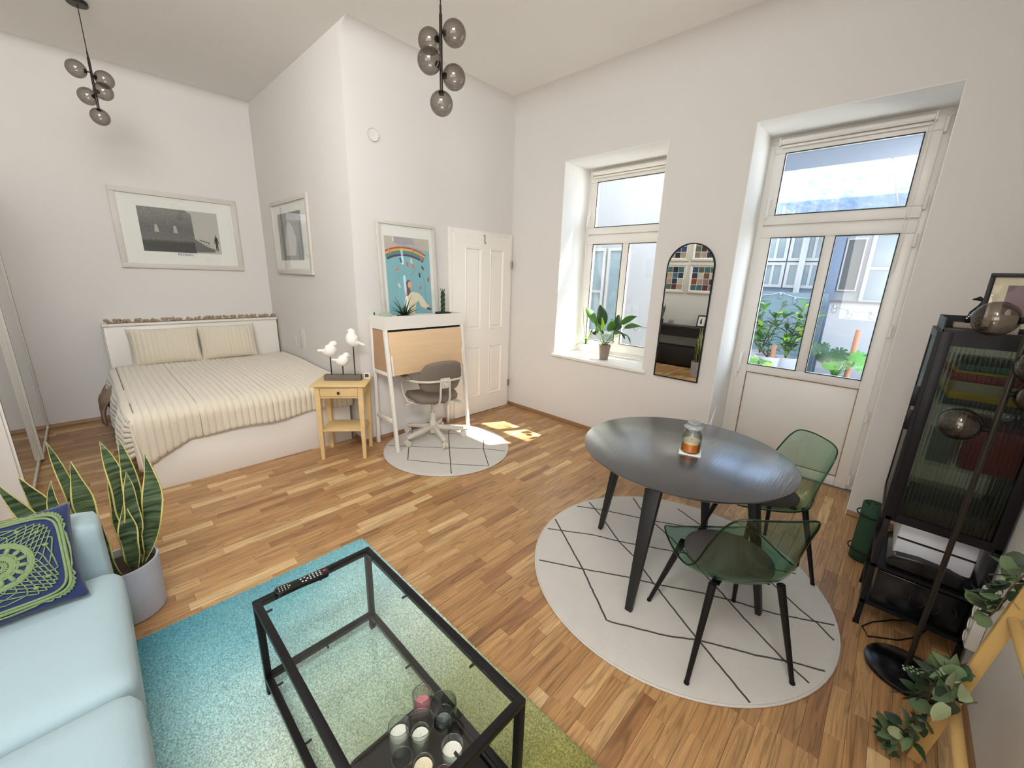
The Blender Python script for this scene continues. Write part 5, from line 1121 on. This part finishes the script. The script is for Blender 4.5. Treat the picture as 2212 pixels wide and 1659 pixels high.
pendant('cluster pendant of smoked glass globes hanging over the bed alcove', -3.394, 1.255, (3.19, 2.82), [(-.080, 0, 3.055), (.068, .0, 3.03), (-.045, .045, 2.895), (.045, -.05, 2.93), (0, 0, 2.757)])
# ------------------------------------------------------------------ arched mirror
t = thing('arched_mirror', 'tall arched wall mirror with a thin black frame between window and balcony door', 'mirror', (-.01, -2.184, .777))
YA, YB, ZA, ZB = -2.389, -1.979, .777, 1.777; yc = (YA + YB) / 2; rr0 = (YB - YA) / 2
arch = [(YA, ZA), (YB, ZA), (YB, ZB)] + [(yc + rr0 * math.cos(PI * i / 28), ZB + rr0 * math.sin(PI * i / 28)) for i in range(1, 28)] + [(YA, ZB)]
ar = [(yc + (y - yc) * .975, 1.38 + (z - 1.38) * .992) for y, z in arch]
part('mirror_glass', MB().prism(ar, ((-.006, 0, 0), (0, 1, 0), (0, 0, 1), (-1, 0, 0)), .010), 'mirror', t)
m = MB(); n = len(arch); io = [(yc + (y - yc) * .955, 1.378 + (z - 1.378) * .985) for y, z in arch]
v = [(-.002, y, z) for y, z in arch] + [(-.022, y, z) for y, z in arch] + [(-.022, y, z) for y, z in io] + [(-.002, y, z) for y, z in io]
f = [(k * n + i, k * n + (i + 1) % n, ((k + 1) % 4) * n + (i + 1) % n, ((k + 1) % 4) * n + i) for k in range(4) for i in range(n)]
part('mirror_frame', m.add(v, f), 'black', t)
# ------------------------------------------------------------------ things seen only in the mirror: left wall behind the plant
t = thing('console_desk', 'black console desk seen in the arched mirror behind the snake plant', 'desk', (-4.6, -.4, 0))
part('desk_top', MB().box(-4.795, -1.15, .775, -4.42, .34, .805), 'legblack', t, bevel=.003)
part('desk_apron', MB().box(-4.78, -1.13, .60, -4.45, .32, .774), 'legblack', t)
for x in (-4.78, -4.49):
    for y in (-1.13, .28): part('leg', MB().box(x, y, 0, x + .04, y + .04, .60), 'legblack', t)
t = thing('storage_bench', 'black storage bench under the console desk, seen in the arched mirror', 'bench', (-4.6, -.4, 0))
part('bench_body', MB().box(-4.74, -1.05, .03, -4.44, .20, .40), 'legblack', t, bevel=.01)
for x in (-4.72, -4.48):
    for y in (-1.03, .15): part('foot', MB().box(x, y, 0, x + .03, y + .03, .03), 'metal', t)
tints = [pm('card_%d' % i, c, .7, var=.3, vscale=18) for i, c in enumerate([(40, 52, 78), (96, 44, 50), (170, 150, 130), (30, 34, 44), (60, 104, 112), (120, 84, 58), (196, 190, 180), (58, 40, 44), (88, 96, 84), (150, 60, 48), (52, 72, 108), (130, 120, 120)])]
wh = ['upper', 'lower']
for r in range(2):
    for c in range(3):
        y0 = .24 - c * .62 + .0; z0 = 1.445 + (1 - r) * .62
        names = ['left', 'middle', 'right']
        tt, P = framed('collage_frame', 'white frame of small cards seen in the mirror, %s row, %s of three' % (wh[r], names[c]), (-4.798, y0 - .56, z0), (0, 1, 0), (0, 0, 1), .57, .57, .035, .02, 'white', 'paper', [], glassm=False, cat='picture')
        for a in range(4):
            for b in range(4):
                m = MB(); x_, y_ = .062 + a * .113, .062 + b * .113; v = [P(p, q, .0046) for p, q in ((x_, y_), (x_ + .106, y_), (x_ + .106, y_ + .106), (x_, y_ + .106))]; m.add(v, [(0, 1, 2, 3)]); part('card', m, random.choice(tints), tt)
t, P = framed('picture', 'small black-framed card with a bird outline leaning on the console desk, seen in the mirror', (-4.70, -.86, .806), (0, 1, 0), (-.22, 0, 1), .17, .23, .018, .014, 'black', 'paper', [], glassm=False)
m = MB(); flat(m, P, [(.075, .06), (.10, .06), (.112, .10), (.108, .14), (.092, .17), (.080, .16), (.086, .13), (.078, .10)]); part('ink_outline', m, 'p_black', t)
boxthing('box_frame', 'small grey box frame on the console desk, seen in the mirror', 'picture', -4.66, -.26, .806, -4.62, -.15, .90, 'greymatte')
t = thing('potted_plant', 'tall dark snake plant on the console desk, seen in the mirror', 'plant', (-4.62, .02, .806))
part('pot', MB().lathe([(0, 0), (.05, 0), (.06, .10), (.053, .10), (.05, .09), (0, .09)], (-4.62, .02, .806), 20), 'blackgloss', t, smooth='auto')
for i in range(8):
    a = i * .8; m = MB(); blade(m, (-4.62 + .02 * math.cos(a), .02 + .02 * math.sin(a), .89), (-4.62 + .07 * math.cos(a), .02 + .07 * math.sin(a), 1.14 + .03 * (i % 3)), .045, (0, 0, 0), n=8, prof=sprof, side=(math.sin(a), math.cos(a), 0)); part('leaf', m, 'leafdark', t, smooth=True)
# ------------------------------------------------------------------ plants on the window sill
def sill_pot(cx, cy_, r0, r1, h, mt, t):
    part('pot', MB().lathe([(0, 0), (r0, 0), (r0 + .001, .003), (r1 - .002, h - .012), (r1, h - .012), (r1 + .001, h), (r1 - .004, h), (r1 - .006, h - .02), (0, h - .02)], (cx, cy_, .798), 36), mt, t, smooth='auto')
    part('soil', MB().lathe([(r1 - .006, h - .018), (0, h - .012)], (cx, cy_, .798), 24), 'soil', t, smooth=True)
QX, QY = .160, -1.312
t = thing('peace_lily', 'leafy green plant in a taupe pot on the window sill', 'plant', (QX, QY, .798))
sill_pot(QX, QY, .047, .066, .165, 'taupepot', t)
lily = [((.13, -1.225, 1.395), .085, (.02, .01, .02), 'leafdark'), ((.20, -1.00, 1.335), .060, (0, .02, .06), 'leaf'), ((.14, -1.665, 1.300), .055, (0, -.02, .10), 'leaf'), ((.16, -1.735, 1.185), .055, (0, -.03, .12), 'leaf'), ((.16, -1.615, 1.005), .045, (0, -.06, .13), 'leaf'), ((.10, -1.575, 1.06), .060, (-.02, -.05, .12), 'leafdark'), ((.13, -1.265, 1.255), .045, (0, .01, .02), 'leaflime'), ((.22, -1.14, 1.20), .055, (.02, .03, .04), 'leaf'), ((.07, -1.43, 1.24), .065, (-.02, -.02, .05), 'leaf'), ((.20, -1.47, 1.20), .055, (.0, -.03, .07), 'leafdark'), ((.10, -1.50, 1.14), .05, (-.01, -.03, .06), 'leaf'), ((.22, -1.13, 1.10), .04, (.01, .04, .06), 'leaf'), ((.06, -1.19, 1.09), .045, (-.02, .03, .06), 'leafdark'), ((.28, -1.30, 1.24), .06, (.03, 0, .04), 'leaf'), ((.05, -1.31, 1.12), .05, (-.03, 0, .06), 'leafdark'), ((.09, -1.46, 1.01), .035, (-.02, -.04, .05), 'leaflime'), ((.18, -1.20, 1.26), .05, (0, .02, .03), 'leaf'), ((.24, -1.40, 1.30), .06, (.02, -.02, .03), 'leafdark')]
for i, (tip, wd, bd, mt) in enumerate(lily):
    b0 = Vector((QX + random.uniform(-.015, .015), QY + random.uniform(-.015, .015), .945)); tip = Vector(tip); bd = Vector(bd)
    f_ = .42; mid = b0 + (tip - b0) * f_ + bd * (4 * f_ * (1 - f_)); q1 = b0 + (tip - b0) * .2 + bd * .64
    part('stem', MB().tube([b0, q1, mid], .0022, 5), 'leaf', t, smooth=True)
    m = MB(); blade(m, mid, tip, wd * 1.45, bd * .35, n=10, prof=ovate, fold=.25, side=(.6, -(tip.z - b0.z), (tip.y - b0.y)) if abs(tip.y - QY) > .08 else (.35, 1, 0)); part('leaf', m, mt, t, smooth=True, solid=.0012)
OX, OY = .310, -.965
t = thing('orchid', 'small orchid in a marbled white pot near the left end of the window sill', 'plant', (OX, OY, .798))
sill_pot(OX, OY, .042, .060, .115, 'marblepot', t)
part('stake', MB().tube([(OX, OY, .90), (OX - .02, OY + .03, 1.12), (OX - .04, OY + .045, 1.34)], .0025, 6), 'twig', t, smooth=True)
for tip, wd, mt in (((OX - .05, OY + .13, .86), .045, 'leaf'), ((OX - .03, OY + .10, 1.0), .045, 'leaflime'), ((OX + .01, OY - .08, 1.06), .05, 'leaf'), ((OX + .04, OY - .03, 1.08), .05, 'leaflime'), ((OX - .07, OY - .03, .98), .05, 'leaf'), ((OX - .03, OY - .04, 1.25), .03, 'leaf')):
    m = MB(); base = (OX, OY, .905) if tip[2] < 1.2 else (OX - .025, OY + .035, 1.24); blade(m, base, tip, wd, (0, 0, .03 if tip[2] < 1.2 else 0), n=8, prof=ovate, fold=.25, side=(1, .3, 0)); part('leaf', m, mt, t, smooth=True, solid=.0015)
# ------------------------------------------------------------------ the courtyard outside
def ext(name, mb, mat): return st(name, mb, mat)
o = ext('ground', MB().box(.62, -9, -.25, 12, 7, -.10), 'paving')
# far facade with windows (x = 5), blue strip, and low walls in front
fac = thing('courtyard_building', 'pale courtyard building with large paned windows seen through the balcony door', 'building', (5.3, -1.2, 0))
part('wall', MB().box(5.0, -5.4, -.1, 5.5, -2.66, 5.2), 'facadewhite', fac)
part('blue_wall', MB().box(4.93, -2.72, -.1, 5.6, 1.6, 5.0), 'facadeblue', fac)
def extwin(y0, y1, z0, z1, nx_, nz_, mt='extglass', x=5.0, parent=fac, fw=.05):
    m = MB(); rect_ring(m, y0, y1, z0, z1, fw, x - .05, x + .01); wf = part('window', m, 'extframe', parent)
    for i in range(1, nx_): c_ = y0 + (y1 - y0) * i / nx_; part('mullion', MB().box(x - .045, c_ - .02, z0 + fw, x + .01, c_ + .02, z1 - fw), 'extframe', wf)
    for j in range(1, nz_): c_ = z0 + (z1 - z0) * j / nz_; part('transom', MB().box(x - .042, y0 + fw, c_ - .02, x + .01, y1 - fw, c_ + .02), 'extframe', wf)
    part('pane', MB().box(x - .02, y0 + fw, z0 + fw, x - .012, y1 - fw, z1 - fw), mt, wf)
extwin(-3.75, -3.05, 1.42, 2.50, 1, 2); extwin(-2.99, -2.74, 1.60, 2.42, 1, 1, 'extdark', fw=.02)
extwin(-4.7, -3.95, 1.42, 2.50, 2, 2)
for i, (a, b_) in enumerate(((-2.52, -1.98), (-1.96, -1.42))): extwin(a, b_, 1.62, 2.05, 3, 1, x=4.93); extwin(a, b_, 2.07, 3.2, 3, 1, x=4.93)
extwin(-1.25, -.55, 1.62, 3.2, 1, 2, x=4.93)
part('drain_pipe', MB().tube([(4.86, -2.20, -.1), (4.86, -2.20, 4.9)], .045, 12), 'extframe', fac, smooth='auto')
w_ = thing('parapet_wall', 'white rendered courtyard wall with a dark capping seen through the balcony door', 'wall', (4.06, -3.9, 0))
part('wall_body', MB().box(4.0, -5.0, -.1, 4.12, -2.795, 1.44), 'facadewhite', w_); part('capping', MB().box(3.96, -5.0, 1.44, 4.16, -2.78, 1.465), 'extdark', w_)
w_ = thing('low_blue_wall', 'pale aqua courtyard wall behind the shrubs outside the balcony door', 'wall', (4.3, -1.6, 0))
part('wall_body', MB().box(4.25, -2.72, -.1, 4.37, -.6, 1.55), 'facadeaqua', w_)
# side wing left of the courtyard, seen through window_1
wg = thing('side_wing', 'rough white courtyard wing seen through the window with the plants', 'building', (2.6, .6, 0))
part('wall', MB().box(2.45, -1.35, -.1, 2.9, 2.2, 5.2), 'facadewhite', wg)
part('wall', MB().box(.62, .60, -.1, 2.45, .9, 5.2), 'facadewhite', wg)
extwin(-.20, .10, .75, 2.16, 1, 1, x=2.45, parent=wg, fw=.045); extwin(.14, .42, .75, 2.16, 1, 2, x=2.45, parent=wg, fw=.045)
# glass canopy over the balcony door
cn = thing('glass_canopy', 'rippled glass canopy above the balcony door outside', 'canopy', (1.9, -2.9, 2.95))
part('canopy_beam', MB().box(.62, -4.9, 2.80, 1.55, -2.0, 2.95), 'facadeblue', cn)
part('canopy_pane', MB().box(1.55, -3.25, 2.81, 4.80, -2.0, 2.818), 'canopyglass', cn); part('canopy_pane', MB().box(1.55, -4.9, 2.81, 4.80, -3.262, 2.818), 'canopyglass', cn)
part('front_bar', MB().box(4.80, -4.9, 2.78, 4.84, -2.0, 2.86), 'extframe', cn)
part('canopy_bar', MB().box(1.55, -3.262, 2.79, 4.80, -3.248, 2.83), 'extframe', cn)
# string lights
def stringlight(lab, pts, nb):
    t = thing('string_light', lab, 'string lights', tuple(pts[0])); P_ = []
    for a, b_ in zip(pts[:-1], pts[1:]):
        a, b_ = Vector(a), Vector(b_)
        for i in range(8): u = i / 8; P_.append(a.lerp(b_, u) - Vector((0, 0, .05 * 4 * u * (1 - u))))
    P_.append(Vector(pts[-1])); part('cord', MB().tube(P_, .008, 6), 'extframe', t, smooth=True)
    for i in range(nb):
        p = P_[int((i + .5) / nb * (len(P_) - 1))]; part('socket', MB().tube([p, p - Vector((0, 0, .04))], .014, 8), 'extframe', t, smooth='auto'); part('bulb', MB().sphere(p - Vector((0, 0, .075)), .036, 10, sc=(1, 1, 1.2)), 'clearglass', t, smooth=True)
stringlight('string of clear bulbs along the pale aqua courtyard wall', [(4.243, -1.55, 1.53), (4.243, -2.1, 1.545), (4.243, -2.66, 1.50)], 5)
stringlight('string of clear bulbs along the white courtyard wall', [(3.992, -2.80, 1.43), (3.992, -3.3, 1.34), (3.992, -3.9, 1.38)], 5)
stringlight('string of clear bulbs low on the courtyard wing behind the lily', [(2.443, -1.30, .98), (2.443, -.4, 1.0)], 5)
# shrubs in troughs
def shrub(lab, base, h, n, seed, L=.19, wd=.065, spread=.27, mts=('leaf', 'leafdark', 'leaf', 'leaflime')):
    rnd = random.Random(seed); t = thing('potted_shrub', lab, 'shrub', base); b_ = Vector(base)
    part('pot', MB().lathe([(0, 0), (.13, 0), (.17, .30), (.15, .30), (.14, .27), (0, .27)], base, 24), 'concrete', t, smooth='auto')
    stems = []
    for k in range(4):
        a = rnd.random() * 6.28; top = b_ + Vector((spread * math.cos(a) * .8, spread * math.sin(a), h * rnd.uniform(.75, 1)))
        stems.append((b_ + Vector((0, 0, .28)), top)); part('stem', MB().tube([stems[-1][0], stems[-1][0].lerp(top, .5) + Vector((.02, .02, 0)), top], [.010, .007, .004], 6), 'twig', t, smooth=True)
    for i in range(n):
        s0, s1 = stems[i % 4]; u = rnd.uniform(.15, 1); p = s0.lerp(s1, u) + Vector((.02, .02, 0)) * (1 - abs(2 * u - 1)); a = rnd.random() * 6.28; d = Vector((math.cos(a), math.sin(a), rnd.uniform(-.3, .7))).normalized()
        m = MB(); blade(m, p, p + d * L * rnd.uniform(.7, 1.2), wd, Vector((0, 0, .02)), n=5, prof=leafshape('n'), fold=.2); part('leaf', m, rnd.choice(mts), t, smooth=True)
shrub('tall leafy shrub in the courtyard, left of the two behind the left door pane', (3.45, -2.12, .35), 1.12, 120, 1)
shrub('tall leafy shrub in the courtyard, right of the two behind the left door pane', (3.25, -2.50, .35), 1.08, 120, 2)
shrub('low dark shrub in front of the aqua courtyard wall', (3.1, -2.30, .35), .62, 60, 3, L=.09, wd=.035, mts=('leafdark', 'leafdark', 'leaf'))
bed_ = thing('planting_trough', 'grey courtyard trough that the shrubs stand on', 'trough', (3.3, -2.6, -.1)); part('trough_body', MB().box(2.7, -3.7, -.1, 3.75, -1.7, .35), 'concrete', bed_, bevel=.02)
def mosspole(lab, x, y, z0, z1, r=.03): t = thing('moss_pole', lab, 'plant support', (x, y, z0)); part('pole_body', MB().tube([(x, y, z0), (x + .01, y - .01, z1)], r, 12), 'terracotta', t, smooth='auto')
mosspole('short coir pole among the shrubs behind the left door pane', 3.0, -2.375, .35, .83)
mosspole('coir pole rising from the monstera behind the right door pane', 3.0, -3.24, .35, 1.14)
def monstera(lab, base, n, seed, R_, up, sz=.20, cols=('leaf', 'leafdark', 'leaf')):
    rnd = random.Random(seed); t = thing('monstera', lab, 'plant', base); b_ = Vector(base)
    part('pot', MB().lathe([(0, 0), (.11, 0), (.14, .18), (.13, .18), (.12, .16), (0, .16)], base, 24), 'concrete', t, smooth='auto')
    for i in range(n):
        a = i * 2.4 + rnd.uniform(-.2, .2); rr = R_ * rnd.uniform(.5, 1); c = b_ + Vector((rr * math.cos(a) - .05, rr * math.sin(a), up * rnd.uniform(.55, 1)))
        part('stem', MB().tube([b_ + Vector((0, 0, .16)), b_.lerp(c, .5) + Vector((0, 0, .12)), c], .007, 6), 'leaf', t, smooth=True)
        N_ = Vector((-.75 + .3 * math.cos(a), .3 * math.sin(a), .7)).normalized(); U_ = Vector((-.2, math.sin(a) or .1, -.5)); U_ = (U_ - N_ * U_.dot(N_)).normalized(); V_ = N_.cross(U_)
        P_ = []; K_ = 44
        for k in range(K_):
            th = 2 * PI * k / K_; r0 = sz * (.52 + .16 * math.cos(th)) * (1 - .12 * abs(math.sin(th * .5 + PI / 2)) ** 8)
            if k % 5 == 2 and 4 < k < K_ - 4: r0 *= .52
            if k in (K_ // 2,): r0 *= .35
            P_.append((r0 * math.cos(th), r0 * math.sin(th)))
        m = MB(); v = [c] + [c + U_ * p + V_ * q - N_ * ((p * p + q * q) * 1.2) for p, q in P_]; m.add(v, [(0, 1 + k, 1 + (k + 1) % K_) for k in range(K_)]); part('leaf', m, rnd.choice(cols), t, smooth=True)
monstera('monstera with split leaves standing behind the right door pane', (2.92, -3.12, .35), 11, 4, .28, .58)
monstera('lime green young monstera behind the lower left corner of the left door pane', (2.9, -2.26, .35), 6, 8, .13, .26, .16, ('leaflime', 'leaflime', 'leaf'))
